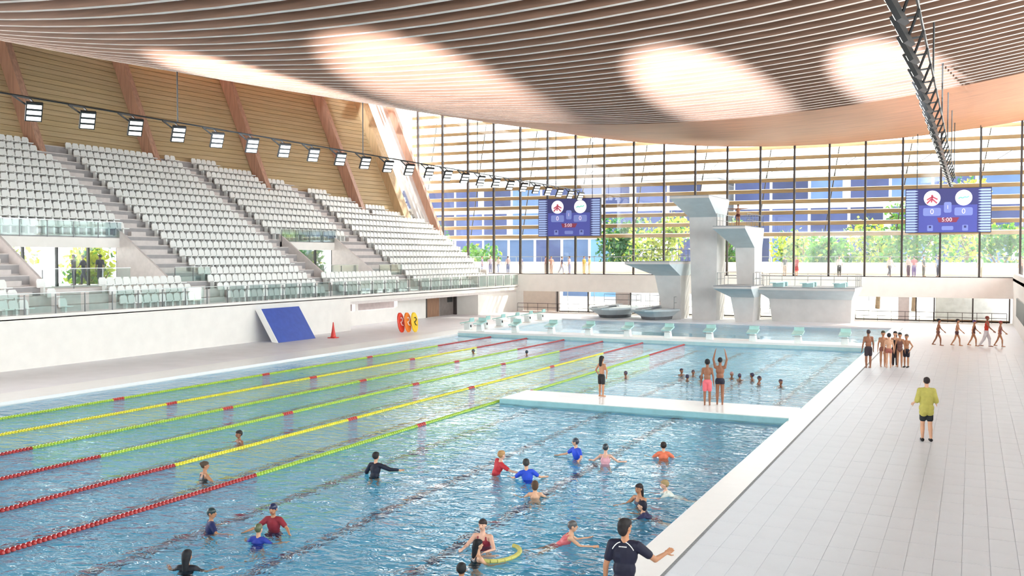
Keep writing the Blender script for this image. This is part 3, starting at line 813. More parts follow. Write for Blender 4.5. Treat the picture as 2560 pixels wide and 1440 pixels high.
def board(label, x, y, rgb, lean, dark=False):
    n = 18
    t = thing('rescue_board', label, 'float board', (x, y, 0), 'rescue boards standing on the left deck')
    def ring(o, s):
        out = []
        for i in range(n):
            a = 2 * PI * i / n
            u = .36 * s * math.copysign(abs(math.cos(a)) ** .8, math.cos(a)); v = .66 + .66 * s * math.sin(a)
            out.append((x + o * .9 - v * lean, y + u + o * .3, max(v, 0.0)))
        return out
    MB().loft([ring(-.06, .93), ring(-.03, 1), ring(.03, 1), ring(.06, .93)]).build('board', mat('board_%d_%d' % rgb[:2], rgb, 0.35, 0.04), t)
    m = MB(); m.path([(x + .075 - v * lean, y + u, v) for u, v in ((-.12, .95), (.05, .98), (.14, .85), (.04, .72), (-.12, .7), (-.02, .5), (.14, .46))], .03, 5)
    m.build('emblem', BLKMETAL if dark else COPING, t)
board('yellow float board with dark emblem, front of the three boards', -33.35, 55.55, (246, 206, 40), .10, True)
board('orange float board behind the yellow one', -33.65, 55.2, (240, 132, 44), .12)
board('red float board at the back of the three boards', -33.95, 54.85, (226, 66, 44), .14)

# ================================================================== OUTSIDE
tag(MB().box(-170, 150, 82.5, 320, -.5, -.02).build('plaza_ground', mat('pale_paving', (226, 222, 214), 0.8, 0.04, 0.5)), 'pale paved ground outside the hall', 'ground', kind='structure')
tag(MB().box(-170, -44.3, -60, 82.5, -.5, -.02).build('plaza_ground', mat('pale_paving', (226, 222, 214))), 'pale ground behind the stand', 'ground', kind='structure')
t = thing('terrace_parapet', 'long white parapet along the outdoor terrace', 'parapet', (-50, 88, 3.4))
MB().box(-50, 20, 87.9, 88.15, 2.9, 4.42).build('wall_panel', mat('parapet_plaster', (206, 194, 182), .7, .02), t)
MB().box(-50, 20, 87.85, 88.2, 4.42, 4.5).build('cap', COPING, t)
t = thing('terrace_railing', 'thin railing standing behind the outdoor terrace parapet', 'railing', (-50, 89, 3.4))
m = MB(); m.bar((-50, 89, 5.0), (20, 89, 5.0), .06, .06)
for k in range(26): m.bar((-50 + 2.8 * k, 89, -.02), (-50 + 2.8 * k, 89, 5.0), .05, .05)
m.build('rails', GREYMETAL, t)
# building behind the trees
FACADE = mat('facade_white', (170, 172, 182), 0.6, 0.02)
WINB = [mat('window_blue_%d' % i, c, 0.5, 0.1, 0.3, spec=0.15) for i, c in enumerate([(46, 53, 84), (56, 65, 98), (40, 46, 72), (66, 84, 116)])]
def building(label, x0, x1, y, z1, cw, rows, wm):
    t = thing('office_building', label, 'building', ((x0 + x1) / 2, y, 0))
    MB().box(x0, x1, y, y + 14, 0, z1).build('walls', FACADE, t)
    MB().box(x0 - .3, x1 + .3, y - .3, y + 14.3, z1, z1 + .4).build('roof', GREYMETAL, t)
    n = int((x1 - x0) / cw); h = z1 / rows
    for r in range(rows):
        for k in range(n):
            xa = x0 + k * cw + .18; gap = .18 if (k + r) % 5 else .8
            w = MB().box(xa, xa + cw - .18 - gap, y - .06, y + .02, r * h + .5, (r + 1) * h - .25)
            w.build('window', wm[R.randrange(len(wm))], t)
    return t
building('long dark blue office block seen through the louvres at the left', -78, -30, 126, 15.2, 4.6, 4, WINB)
building('long grey blue office block seen through the louvres in the middle', -29, 22, 131, 15.4, 4.9, 4, WINB)
building('low glassy blue pavilion behind the left terrace', -53, -33, 104, 7.2, 3.4, 2, [WINB[3], mat('window_pale', (84, 120, 160), 0.5, 0.08, 0.3, spec=0.2), WINB[1]])
building('low blue glazed house behind the right terrace', 4, 16, 108, 7.6, 3.2, 2, [WINB[1], WINB[3], WINB[0]])
# trees
def leafmat(name, rgb, tr):
    m = mat(name, rgb, 0.5, 0.25, 1.2); nt = m.node_tree
    b_ = nt.nodes['Principled BSDF']; out = nt.nodes['Material Output']
    tl = nt.nodes.new('ShaderNodeBsdfTranslucent'); tl.inputs[0].default_value = (*lin(tr), 1)
    mx_ = nt.nodes.new('ShaderNodeMixShader'); mx_.inputs[0].default_value = .5
    nt.links.new(b_.outputs[0], mx_.inputs[1]); nt.links.new(tl.outputs[0], mx_.inputs[2]); nt.links.new(mx_.outputs[0], out.inputs[0])
    return m
LEAF = [leafmat('leaf_yellow', (112, 132, 48), (160, 168, 62)), leafmat('leaf_green', (50, 92, 44), (84, 126, 48)), leafmat('leaf_deep', (28, 66, 42), (44, 92, 46))]
BARK = mat('bark', (104, 84, 66), 0.8, 0.15, 5)
def tree(label, x, y, h, rad, kind, n=1700, z0=0.0):
    t = thing('tree', label, 'tree', (x, y, z0), 'trees outside the hall')
    m = MB(); m.tube((x, y, z0), (x + .2, y, z0 + h * .55), .24, 8, .13)
    for q in range(4):
        a = q * 1.6 + R.random(); m.tube((x + .15, y, z0 + h * (.35 + .05 * q)), (x + rad * .6 * math.cos(a), y + rad * .6 * math.sin(a), z0 + h * (.62 + .06 * q)), .1, 6, .04)
    m.build('trunk', BARK, t)
    blobs = [(x + R.uniform(-.6, .6) * rad, y + R.uniform(-.6, .6) * rad, z0 + h * R.uniform(.38, .86), rad * R.uniform(.35, .6)) for _ in range(11)]
    m = MB()
    for i in range(n):
        bx, by, bz, br = blobs[R.randrange(len(blobs))]
        d = Vector((R.gauss(0, 1), R.gauss(0, 1), R.gauss(0, 1))).normalized() * br * (R.random() ** .35)
        p = Vector((bx, by, bz)) + d; s = R.uniform(.16, .34)
        u = Vector((R.gauss(0, 1), R.gauss(0, 1), R.gauss(0, 1))).normalized(); w = u.cross(Vector((R.gauss(0, 1), R.gauss(0, 1), R.gauss(0, 1)))).normalized()
        if p.z < z0 + .6: continue
        m.cur = kind if R.random() < .66 else R.randrange(3)
        m.quad(p - u * s, p + w * s * .55, p + u * s, p - w * s * .55)
    o = m.build('foliage', LEAF, t); o['kind'] = 'stuff'
trs = [(-58, 100, 8.5, 3.4, 2, 'dark green tree by the left end of the far glazing'), (-49.5, 97, 6.6, 2.8, 1, 'green tree left of the blue pavilion'), (-44, 116, 9.0, 3.4, 2, 'dark tree rising behind the blue pavilion'),
       (-33.5, 99, 9.6, 3.6, 2, 'green tree just right of the left scoreboard'), (-28.5, 97, 10.0, 3.6, 0, 'yellow green tree right of the left scoreboard'), (-23.5, 101, 9.2, 3.5, 1, 'green tree left of the tallest diving tower'),
       (-16, 104, 7.8, 3.2, 0, 'yellow tree behind the second tallest diving tower'), (-13.2, 96, 8.2, 3.2, 1, 'bushy green tree right of the second tallest tower'), (-8.2, 100, 8.6, 3.4, 0, 'pale yellow tree above the springboard base'),
       (-4.8, 97, 12.5, 4.0, 1, 'tall green tree left of the right scoreboard'), (-.6, 102, 13.5, 4.2, 0, 'tall yellow green tree behind the right scoreboard'), (2.2, 96, 7.8, 3.0, 1, 'green tree below the right scoreboard'), (6.2, 99, 8.6, 3.2, 0, 'yellow green tree at the right end of the glazing'), (10.5, 103, 9.0, 3.4, 1, 'green tree beyond the right end of the far terrace')]
for a in trs: tree(a[5], a[0], a[1], a[2], a[3], a[4])
for a in ((-54, 40.2, 6.4, 2.3, 0, 'yellow tree seen through the left stand entrance'), (-54.2, 47.6, 6.4, 2.3, 0, 'yellow green tree outside, right in the left entrance'), (-55, 69, 6.6, 2.4, 1, 'green tree seen through the right stand entrance'), (-56, 74.5, 6.6, 2.4, 2, 'dark green tree seen through the right stand entrance')):
    tree(a[5], a[0], a[1], a[2], a[3], a[4], n=1300)
# ================================================================== PEOPLE
JOBS = []   # (object, prims, voxel, material)
def caps_mesh(V, F, a, b, ra, rb, n=10):
    a = Vector(a); b = Vector(b); d = b - a; L = d.length
    q = d.to_track_quat('Z', 'Y') if L > 1e-6 else Matrix.Identity(3).to_quaternion()
    rings = []
    for k in range(1, 4): t = -PI / 2 + k * PI / 8; rings.append((ra * math.cos(t), ra * math.sin(t)))
    rings.append((ra, 0)); rings.append((rb, L))
    for k in range(1, 4): t = k * PI / 8; rings.append((rb * math.cos(t), L + rb * math.sin(t)))
    i0 = len(V)
    V.append(tuple(a + q @ Vector((0, 0, -ra))))
    for r, z in rings:
        for j in range(n): V.append(tuple(a + q @ Vector((r * math.cos(2 * PI * j / n), r * math.sin(2 * PI * j / n), z))))
    V.append(tuple(a + q @ Vector((0, 0, L + rb)))); top = len(V) - 1
    for j in range(n): F.append((i0, i0 + 1 + (j + 1) % n, i0 + 1 + j))
    for k in range(len(rings) - 1):
        s = i0 + 1 + k * n
        for j in range(n): F.append((s + j, s + (j + 1) % n, s + n + (j + 1) % n, s + n + j))
    s = i0 + 1 + (len(rings) - 1) * n
    for j in range(n): F.append((s + j, s + (j + 1) % n, top))
def ell_mesh(V, F, c, r, M, n=14, k=9):
    i0 = len(V); c = Vector(c)
    P = lambda x, y, z: tuple(c + M @ Vector((x * r[0], y * r[1], z * r[2])))
    V.append(P(0, 0, -1))
    for i in range(1, k):
        t = -PI / 2 + PI * i / k
        for j in range(n): V.append(P(math.cos(t) * math.cos(2 * PI * j / n), math.cos(t) * math.sin(2 * PI * j / n), math.sin(t)))
    V.append(P(0, 0, 1)); top = len(V) - 1
    for j in range(n): F.append((i0, i0 + 1 + (j + 1) % n, i0 + 1 + j))
    for i in range(k - 2):
        s = i0 + 1 + i * n
        for j in range(n): F.append((s + j, s + (j + 1) % n, s + n + (j + 1) % n, s + n + j))
    s = i0 + 1 + (k - 2) * n
    for j in range(n): F.append((s + j, s + (j + 1) % n, top))
def prim_mesh(prims, name):
    V, F = [], []
    for p in prims:
        if p[0] == 'c': caps_mesh(V, F, *p[1:])
        else: ell_mesh(V, F, *p[1:])
    me = bpy.data.meshes.new(name); me.from_pydata(V, [], F); me.update()
    return me
def run_jobs():
    tmp = []
    for o, prims, vox, m, sm in JOBS:
        t = bpy.data.objects.new('tmp', prim_mesh(prims, o.name)); col.objects.link(t)
        md = t.modifiers.new('r', 'REMESH'); md.mode = 'VOXEL'; md.voxel_size = vox
        s = t.modifiers.new('s', 'SMOOTH'); s.iterations = sm; s.factor = .5
        tmp.append(t)
    dg = bpy.context.evaluated_depsgraph_get()
    for (o, prims, vox, m, sm), t in zip(JOBS, tmp):
        me = bpy.data.meshes.new_from_object(t.evaluated_get(dg))
        me.polygons.foreach_set('use_smooth', [True] * len(me.polygons))
        me.materials.clear(); me.materials.append(m)
        old = o.data; o.data = me; bpy.data.meshes.remove(old)
    for t in tmp:
        me = t.data; bpy.data.objects.remove(t); bpy.data.meshes.remove(me)
SK = {'light': (222, 172, 140), 'tan': (190, 136, 102), 'brown': (150, 100, 74), 'pink': (228, 180, 156), 'dark': (104, 70, 54), 'grey': (120, 92, 92)}
def nv(*v): return Vector(v).normalized()
POSES = {
    'stand': dict(ua=[(-.22, .02, -1), (.22, .02, -1)], fa=[(-.08, .22, -1), (.08, .22, -1)], th=[(-.03, .02, -1), (.03, .02, -1)], sh=[(0, -.04, -1), (0, -.04, -1)], lean=2),
    'hips': dict(ua=[(-.55, -.1, -.85), (.55, -.1, -.85)], fa=[(.35, .35, -.8), (-.35, .35, -.8)], th=[(-.03, .02, -1), (.03, .02, -1)], sh=[(0, -.04, -1), (0, -.04, -1)], lean=2),
    'walk': dict(ua=[(-.14, .45, -1), (.14, -.4, -1)], fa=[(-.05, .9, -.8), (.05, .15, -1)], th=[(-.02, -.32, -1), (.02, .42, -1)], sh=[(0, -.55, -1), (0, .02, -1)], lean=4),
    'walk2': dict(ua=[(-.14, -.4, -1), (.14, .5, -1)], fa=[(-.05, .1, -1), (.05, .9, -.8)], th=[(-.02, .42, -1), (.02, -.28, -1)], sh=[(0, .05, -1), (0, -.6, -1)], lean=4),
    'stroll': dict(ua=[(-.26, -.1, -1), (.26, -.1, -1)], fa=[(-.15, .9, -.35), (.15, .9, -.35)], th=[(-.02, .12, -1), (.02, -.1, -1)], sh=[(0, -.06, -1), (0, -.45, -1)], lean=3),
    'overhead': dict(ua=[(-.25, .05, 1), (.25, .05, 1)], fa=[(.22, .05, 1), (-.22, .05, 1)], th=[(-.03, .02, -1), (.03, .02, -1)], sh=[(0, -.04, -1), (0, -.04, -1)], lean=0),
    'tee': dict(ua=[(-1, 0, .05), (1, 0, .05)], fa=[(-1, 0, .05), (1, 0, .05)], th=[(-.03, .02, -1), (.03, .02, -1)], sh=[(0, -.04, -1), (0, -.04, -1)], lean=0),
    'point': dict(ua=[(-.3, -.05, -1), (.8, .2, -.62)], fa=[(-.1, .25, -1), (.42, .95, .1)], th=[(-.05, .05, -1), (.05, .05, -1)], sh=[(0, -.06, -1), (0, -.06, -1)], lean=6),
    'tread': dict(ua=[(-.75, .3, -.6), (.75, .3, -.6)], fa=[(-.5, .8, -.15), (.5, .8, -.15)], th=[(-.15, .35, -1), (.15, .2, -1)], sh=[(0, -.5, -1), (0, -.3, -1)], lean=8),
    'reach': dict(ua=[(-.6, .2, -.8), (.85, .35, -.4)], fa=[(-.3, .7, -.5), (.9, .5, -.1)], th=[(-.1, .2, -1), (.1, .1, -1)], sh=[(0, -.4, -1), (0, -.3, -1)], lean=10),
    'swim': dict(ua=[(-.45, .75, -.55), (.45, .75, -.55)], fa=[(-.25, 1, .05), (.25, 1, .05)], th=[(-.1, -.75, -.65), (.1, -.6, -.75)], sh=[(0, -.95, -.3), (0, -.9, -.45)], lean=48),
    'hug': dict(ua=[(-.5, .6, -.7), (.5, .6, -.7)], fa=[(.3, .95, .05), (-.1, 1, .05)], th=[(-.1, .2, -1), (.1, .2, -1)], sh=[(0, -.3, -1), (0, -.4, -1)], lean=10),
}
def person(label, loc, H, face, skin, pose, clothes, hair, vox=.014, kid=False, turn=0.0, group=None, above=None, roll=0.0, faceparts=True):
    ps = POSES[pose]; hs = 1.16 if kid else 1.0; thin = .92 if kid else 1.0
    lean = math.radians(ps['lean']); ro = math.radians(roll)
    S = Matrix.Rotation(ro, 3, 'Y') @ Matrix.Rotation(-lean, 3, 'X')   # torso frame
    P = Vector((0, 0, 0)); up = S @ Vector((0, 0, 1)); sd = S @ Vector((1, 0, 0)); fw = S @ Vector((0, 1, 0))
    nb = P + up * .285 * H
    body, prims = [], {}
    def el(c, r, M=S): return ('e', c, tuple(v * H for v in r), M)
    def cp(a, b, ra, rb): return ('c', a, b, ra * H, rb * H)
    chest = P + up * .20 * H + fw * .004 * H; waist = P + up * .09 * H; hip = P - up * .005 * H
    TOR = [(chest, (.092 * thin, .060, .105)), (waist, (.080 * thin, .054, .085)), (hip, (.088 * thin, .064, .072))]
    shs = [nb - sd * .098 * H * thin - up * .018 * H, nb + sd * .098 * H * thin - up * .018 * H]
    for c, r in TOR: body.append(el(c, r))
    body.append(cp(shs[0], shs[1], .034, .034)); body.append(cp(nb - up * .02 * H, nb + up * .015 * H, .05 * thin, .036))
    # head
    hd = (up + Vector((0, 0, 1.2))).normalized()
    if ps['lean'] > 30: hd = (up * .3 + Vector((0, 0, 1))).normalized()
    HM = Matrix.Rotation(math.radians(turn), 3, 'Z')
    hc = nb + hd * (.095 + .028 * hs) * H
    body.append(cp(nb, hc - hd * .02 * H, .031, .029))
    hx, hy, hz = HM @ Vector((1, 0, 0)), HM @ Vector((0, 1, 0)), Vector((0, 0, 1))
    k = hs * H
    body.append(('e', hc + hz * .008 * k, (.044 * k, .054 * k, .056 * k), HM))
    body.append(('e', hc - hz * .028 * k + hy * .013 * k, (.034 * k, .038 * k, .036 * k), HM))
    body.append(('c', hc + hy * .052 * k + hz * .006 * k, hc + hy * .060 * k - hz * .012 * k, .006 * k, .0095 * k))
    for s in (-1, 1): body.append(('e', hc + hx * s * .045 * k - hz * .006 * k - hy * .004 * k, (.007 * k, .012 * k, .018 * k), HM))
    # arms and hands
    el_, wr = [], []
    for i in (0, 1):
        s = -1 if i == 0 else 1
        u = nv(*ps['ua'][i]); f = nv(*ps['fa'][i])
        e = shs[i] + u * .168 * H; w = e + f * .148 * H; el_.append(e); wr.append(w)
        body.append(cp(shs[i], e, .030 * thin, .023 * thin)); body.append(cp(e, w, .024 * thin, .0155))
        n = f.cross(Vector((0, 1, 0.3)))
        if n.length < .1: n = f.cross(Vector((1, 0, 0)))
        n.normalize(); ax = n.cross(f).normalized()     # finger spread axis
        M = Matrix((ax, n, f)).transposed()
        pc = w + f * .030 * H
        body.append(('e', pc, (.024 * H, .012 * H, .034 * H), M))
        for q, (o, ln) in enumerate(((-.018, .036), (-.006, .043), (.006, .041), (.018, .032))):
            b0 = pc + ax * o * H + f * .022 * H; b1 = b0 + (f + ax * o * 6 + n * .15 * s).normalized() * ln * .55 * H; b2 = b1 + (f + n * .5 * s).normalized() * ln * .5 * H
            body.append(('c', b0, b1, .0062 * H, .0056 * H)); body.append(('c', b1, b2, .0056 * H, .0046 * H))
        b0 = pc - ax * .018 * H - f * .012 * H; b1 = b0 + (f * .6 - ax).normalized() * .026 * H; b2 = b1 + (f - ax * .3).normalized() * .022 * H
        body.append(('c', b0, b1, .0078 * H, .0064 * H)); body.append(('c', b1, b2, .0062 * H, .005 * H))
    # legs and feet
    kn, an, hp = [], [], []
    for i in (0, 1):
        s = -1 if i == 0 else 1
        h0 = P + sd * s * .046 * H - up * .03 * H; hp.append(h0)
        t = nv(*ps['th'][i]); c = nv(*ps['sh'][i])
        kk = h0 + t * .235 * H; a = kk + c * .225 * H; kn.append(kk); an.append(a)
        body.append(cp(h0, kk, .050 * thin, .033 * thin)); body.append(cp(kk + c * .0 * H, kk + c * .08 * H, .033 * thin, .034 * thin)); body.append(cp(kk + c * .08 * H, a, .033 * thin, .019))
        td = Vector((0, 1, 0)) if c.z < -.75 else nv(0, .35, -.94) if c.z < -.2 else c
        if c.z >= -.75 and c.y < 0 and pose.startswith('walk'): td = nv(0, .5, -.86)
        body.append(('c', a - td * .016 * H - Vector((0, 0, .012 * H)), a + td * .10 * H - Vector((0, 0, .022 * H)), .021 * H, .016 * H))
    zmin = min(min(a.z for a in an) - .040 * H, 0)
    rootz = (-zmin) if above is None else 0
    top = hc.z + (.064) * k
    # ---- shift so that feet (or waterline) fit
    if above is None: dz = -zmin
    else: dz = WL + above - top
    D = Vector((0, 0, dz))
    def shift(pl): return [(p[0], Vector(p[1]) + D, Vector(p[2]) + D, *p[3:]) if p[0] == 'c' else (p[0], Vector(p[1]) + D, *p[2:]) for p in pl]
    sm = bpy.data.materials
    skm = mat('skin_' + skin, SK[skin], .5, .04, 6)
    root = link('person', bpy.data.meshes.new('person'), None, loc); root.rotation_euler = (0, 0, math.radians(face))
    tag(root, label, 'person', group)
    JOBS.append((root, shift(body), vox, skm, 2))
    def child(name, pl, rgb, v=None, rough=.7):
        o = link(name, bpy.data.meshes.new(name), root)
        JOBS.append((o, shift(pl), v or vox, mat('cloth_%02x%02x%02x' % rgb, rgb, rough, .06, 8), 2)); return o
    inf = lambda c, r, g: el(c, tuple(v + g for v in r))
    for kind, rgb in clothes:
        g = .010
        if kind in ('tshirt', 'longtee', 'rash', 'vest'):
            pl = [inf(c, r, g) for c, r in TOR[:2]] + [inf(hip, TOR[2][1], g * .8)]
            pl.append(cp(shs[0] * .5 + shs[1] * .5 - sd * .07 * H, shs[0] * .5 + shs[1] * .5 + sd * .07 * H, .046, .046))
            for i in (0, 1):
                if kind == 'vest': continue
                fr = .62 if kind != 'rash' else 1.0
                pl.append(cp(shs[i], shs[i].lerp(el_[i], fr), .043, .036))
                if kind == 'rash': pl.append(cp(el_[i], el_[i].lerp(wr[i], .9), .034, .024))
            if kind == 'longtee':
                pl += [inf(chest, TOR[0][1], .02), inf(waist, TOR[1][1], .026), inf(hip, TOR[2][1], .026), el(hip - up * .03 * H, (.106, .088, .075))] + [el(hip + sd * s * .045 * H - up * .065 * H, (.064, .082, .075)) for s in (-1, 1)]
                for i in (0, 1): pl.append(cp(shs[i], el_[i], .040, .040))
            child('shirt', pl, rgb)
        elif kind == 'swimsuit':
            child('swimsuit', [inf(chest - up * .012 * H, (TOR[0][1][0], TOR[0][1][1], .088), .006), inf(waist, TOR[1][1], .006), inf(hip, TOR[2][1], .006)] + [cp(nb + sd * s * .05 * H + fw * s2 * .035 * H - up * .01 * H, chest + sd * s * .05 * H + fw * s2 * .05 * H, .010, .012) for s in (-1, 1) for s2 in (-1, 1)], rgb, rough=.4)
        elif kind in ('shorts', 'briefs', 'trousers'):
            pl = [inf(hip, (TOR[2][1][0], TOR[2][1][1], .058), g)]
            fr = {'shorts': .62, 'briefs': .12, 'trousers': 1.0}[kind]
            for i in (0, 1):
                pl.append(cp(hp[i], hp[i].lerp(kn[i], fr), .058, .052 if fr > .3 else .054))
                if kind == 'trousers': pl.append(cp(kn[i], kn[i].lerp(an[i], .95), .046, .034))
            child(kind if kind != 'briefs' else 'swim_briefs', pl, rgb)
        elif kind == 'skirt':
            child('skirt', [inf(hip, TOR[2][1], .014), el(hip - up * .08 * H, (.11, .09, .10)), el(hip - up * .16 * H, (.12, .10, .06))], rgb)
        elif kind == 'dress':
            child('dress', [inf(c, r, g) for c, r in TOR] + [el(hip - up * .12 * H, (.115, .095, .13)), el(hip - up * .22 * H, (.125, .10, .10))] + [cp(shs[i], shs[i].lerp(el_[i], .8), .044, .04) for i in (0, 1)], rgb)
        elif kind == 'shoes':
            for i in (0, 1):
                td = Vector((0, 1, 0))
                child('shoe', [('c', an[i] - td * .018 * H - Vector((0, 0, .014 * H)), an[i] + td * .105 * H - Vector((0, 0, .024 * H)), .027 * H, .022 * H)], rgb)
    if hair:
        st, rgb = hair
        if st == 'swimcap':
            o = child('swim_cap', [('e', hc + hz * .012 * k - hy * .004 * k, (.0475 * k, .0555 * k, .056 * k), HM), ('e', hc + hz * .02 * k, (.046 * k, .056 * k, .049 * k), HM)], rgb, rough=.35)
        else:
            pl = [('e', hc + hz * .016 * k - hy * .014 * k, (.0505 * k, .053 * k, .056 * k), HM), ('e', hc + hz * .032 * k + hy * .004 * k, (.046 * k, .052 * k, .036 * k), HM)]
            if st in ('long', 'pony', 'bob'):
                pl.append(('e', hc - hz * .012 * k - hy * .03 * k, (.047 * k, .034 * k, .058 * k), HM))
            if st == 'long': pl.append(('c', hc - hy * .036 * k - hz * .02 * k, hc - hy * .05 * k - hz * .13 * k, .042 * k, .03 * k))
            if st == 'pony': pl += [('c', hc - hy * .062 * k + hz * .02 * k, hc - hy * .075 * k - hz * .10 * k, .02 * k, .012 * k)]
            if st == 'bun': pl.append(('e', hc - hy * .055 * k + hz * .035 * k, (.024 * k, .024 * k, .024 * k), HM))
            child('hair', pl, rgb)
    if faceparts:
        child('eyes', [('e', hc + hx * s * .018 * k + hy * .047 * k + hz * .008 * k, (.0075 * k, .0055 * k, .0045 * k), HM) for s in (-1, 1)], (40, 30, 28), v=max(.004, vox * .4))
        child('mouth', [('c', hc - hx * .012 * k + hy * .049 * k - hz * .034 * k, hc + hx * .012 * k + hy * .049 * k - hz * .034 * k, .004 * k, .004 * k)], (150, 70, 66), v=max(.004, vox * .4))
    return root
BLK = (26, 28, 34); NAVY = (24, 30, 62); DKB = (44, 34, 30); BLOND = (196, 158, 104); BRN = (86, 60, 44); GREYC = (62, 72, 84)
# ---- deck
w_ = person('woman in navy polo shirt pointing right at the pool edge', (-3.95, 11.7, 0), 1.66, 8, 'tan', 'point', [('tshirt', (20, 22, 48)), ('shorts', (36, 26, 44))], ('bob', (30, 24, 26)), vox=.0085, turn=-35)
person('person in long yellow tee and black shorts walking away on the right deck', (-1.06, 28.5, 0), 1.74, 12, 'light', 'stroll', [('longtee', (190, 182, 92)), ('shorts', (26, 34, 40)), ('shoes', (24, 24, 28))], ('short', (40, 28, 30)), vox=.011)
GG = 'swim class group standing on the right deck'
person('bare-chested man in black trunks standing alone left of the swim group', (-4.15, 46.2, 0), 1.72, 25, 'brown', 'stand', [('shorts', (52, 42, 50))], ('short', (70, 62, 66)), vox=.014, group=GG)
person('tall tanned child at the left of the swim group', (-3.6, 47.0, 0), 1.62, 190, 'tan', 'stand', [('briefs', (150, 96, 82))], ('short', (60, 62, 44)), vox=.014, kid=True, group=GG)
person('tanned child second in the swim group, seen from the back', (-3.32, 46.6, 0), 1.55, 10, 'light', 'stand', [('briefs', (170, 100, 86))], ('short', BLK), vox=.014, kid=True, group=GG)
person('child in long black swimsuit in the middle of the swim group', (-3.12, 47.5, 0), 1.58, 170, 'light', 'stand', [('swimsuit', BLK), ('trousers', (50, 44, 52))], ('long', BLK), vox=.014, kid=True, group=GG)
person('slim tanned child second from the right in the swim group', (-2.9, 47.2, 0), 1.55, 185, 'tan', 'stand', [('swimsuit', (120, 80, 72))], ('short', (40, 46, 48)), vox=.014, kid=True, group=GG)
person('child in dark trunks and black shoes at the right of the swim group', (-2.62, 47.25, 0), 1.48, 160, 'tan', 'hips', [('shorts', (40, 36, 50)), ('shoes', BLK)], ('short', (96, 84, 76)), vox=.014, kid=True, group=GG)
WG = 'people walking in line across the far right deck'
person('child with outstretched arm, first from the left in the walking line', (-1.67, 59.6, 0), 1.52, -92, 'brown', 'walk', [('briefs', (110, 76, 70))], ('short', BLK), vox=.016, kid=True, group=WG)
person('tanned child second from the left in the walking line', (-0.71, 59.8, 0), 1.52, -92, 'tan', 'walk2', [('briefs', (96, 70, 76))], ('short', (40, 36, 42)), vox=.016, kid=True, group=WG)
person('child in a dark swimsuit and purple cap in the walking line', (0.13, 60.1, 0), 1.48, -92, 'tan', 'walk', [('swimsuit', (110, 72, 66))], ('swimcap', (62, 52, 120)), vox=.016, kid=True, group=WG)
person('adult in red shirt and white trousers leading the walking children', (0.77, 59.9, 0), 1.74, -92, 'brown', 'walk2', [('vest', (214, 62, 40)), ('trousers', (222, 220, 226))], ('short', (150, 70, 60)), vox=.016, group=WG)
person('child with reddish cap, rightmost in the walking line', (1.45, 60.3, 0), 1.46, -92, 'tan', 'walk', [('swimsuit', (170, 110, 110))], ('swimcap', (140, 42, 46)), vox=.016, kid=True, group=WG)
# ---- bridge
person('girl in black shorts standing alone on the pool bridge', (-11.7, 32.1, .08), 1.42, -20, 'tan', 'hips', [('shorts', (34, 34, 36))], ('long', (26, 20, 22)), vox=.013, kid=True)
person('boy in pink swim shorts standing on the pool bridge', (-7.85, 31.7, .08), 1.52, 15, 'brown', 'stand', [('shorts', (226, 110, 120))], ('short', BLK), vox=.013, kid=True)
person('boy in black briefs diving from the bridge with arms raised overhead', (-7.5, 32.0, .08), 1.58, 10, 'brown', 'overhead', [('briefs', (30, 32, 52))], ('short', BLK), vox=.013)
# ---- diver
person('diver with arms spread sideways on the railed platform of the second tower', (-16.1, 74.2, 7.3), 1.66, 180, 'brown', 'tee', [('briefs', (84, 36, 34))], ('short', DKB), vox=.018, faceparts=False)
# ---- swimmers in the near lanes
SG = 'swimmers in the near half of the pool'
def sw(label, x, y, H, face, skin, pose, clothes, hair, above, turn=0, roll=0, kid=True, vox=.011):
    return person(label, (x, y, 0), H, face, skin, pose, clothes, hair, vox=vox, kid=kid, turn=turn, group=SG, above=above, roll=roll)
sw('dark-haired boy with bare shoulders swimming between the lime and yellow ropes', -18.13, 20.9, 1.4, 160, 'brown', 'tread', [], ('short', DKB), .33)
sw('woman in black swimsuit seen from behind between the yellow and nearest rope', -15.9, 17.0, 1.55, -25, 'tan', 'tread', [('swimsuit', (46, 44, 50))], ('bun', (84, 66, 50)), .40, turn=-20, kid=False)
sw('child in dark green cap and navy suit near the red rope', -12.83, 13.86, 1.35, -40, 'tan', 'tread', [('tshirt', (30, 40, 92))], ('swimcap', (40, 62, 66)), .41, turn=-30)
sw('child in red shirt and navy cap facing the viewer at lower left', -11.75, 14.45, 1.4, 195, 'tan', 'tread', [('tshirt', (146, 40, 54)), ('shorts', (40, 40, 80))], ('swimcap', (40, 48, 84)), .50)
sw('child in blue shirt and olive cap right in front of the red-shirted child', -11.46, 13.6, 1.3, 10, 'light', 'tread', [('tshirt', (40, 60, 160))], ('swimcap', (96, 104, 74)), .33)
sw('black-haired swimmer at the bottom picture edge, far left', -11.5, 11.9, 1.4, 20, 'tan', 'tread', [('tshirt', (36, 38, 48))], ('long', BLK), .32)
sw('boy in black long-sleeved rash shirt seen from behind with right arm out', -12.5, 18.95, 1.4, 5, 'light', 'reach', [('rash', (22, 26, 46))], ('short', (30, 26, 26)), .55)
sw('blond child in red shirt leaning with one arm out', -10.1, 20.4, 1.4, -30, 'pink', 'reach', [('tshirt', (196, 48, 58))], ('short', (182, 140, 92)), .56, roll=22)
sw('child in bright blue shirt behind the brown-haired child', -9.1, 20.15, 1.4, 20, 'light', 'tread', [('tshirt', (40, 78, 206))], ('short', (62, 60, 60)), .47, roll=-8)
sw('brown-haired bare-shouldered child in front of the blue-shirted one', -8.3, 18.7, 1.32, 25, 'light', 'tread', [], ('bob', (92, 66, 50)), .35)
sw('child in bright blue shirt and grey cap at the back of the group', -9.0, 22.95, 1.38, 150, 'light', 'tread', [('tshirt', (44, 82, 214))], ('swimcap', GREYC), .50, turn=-60)
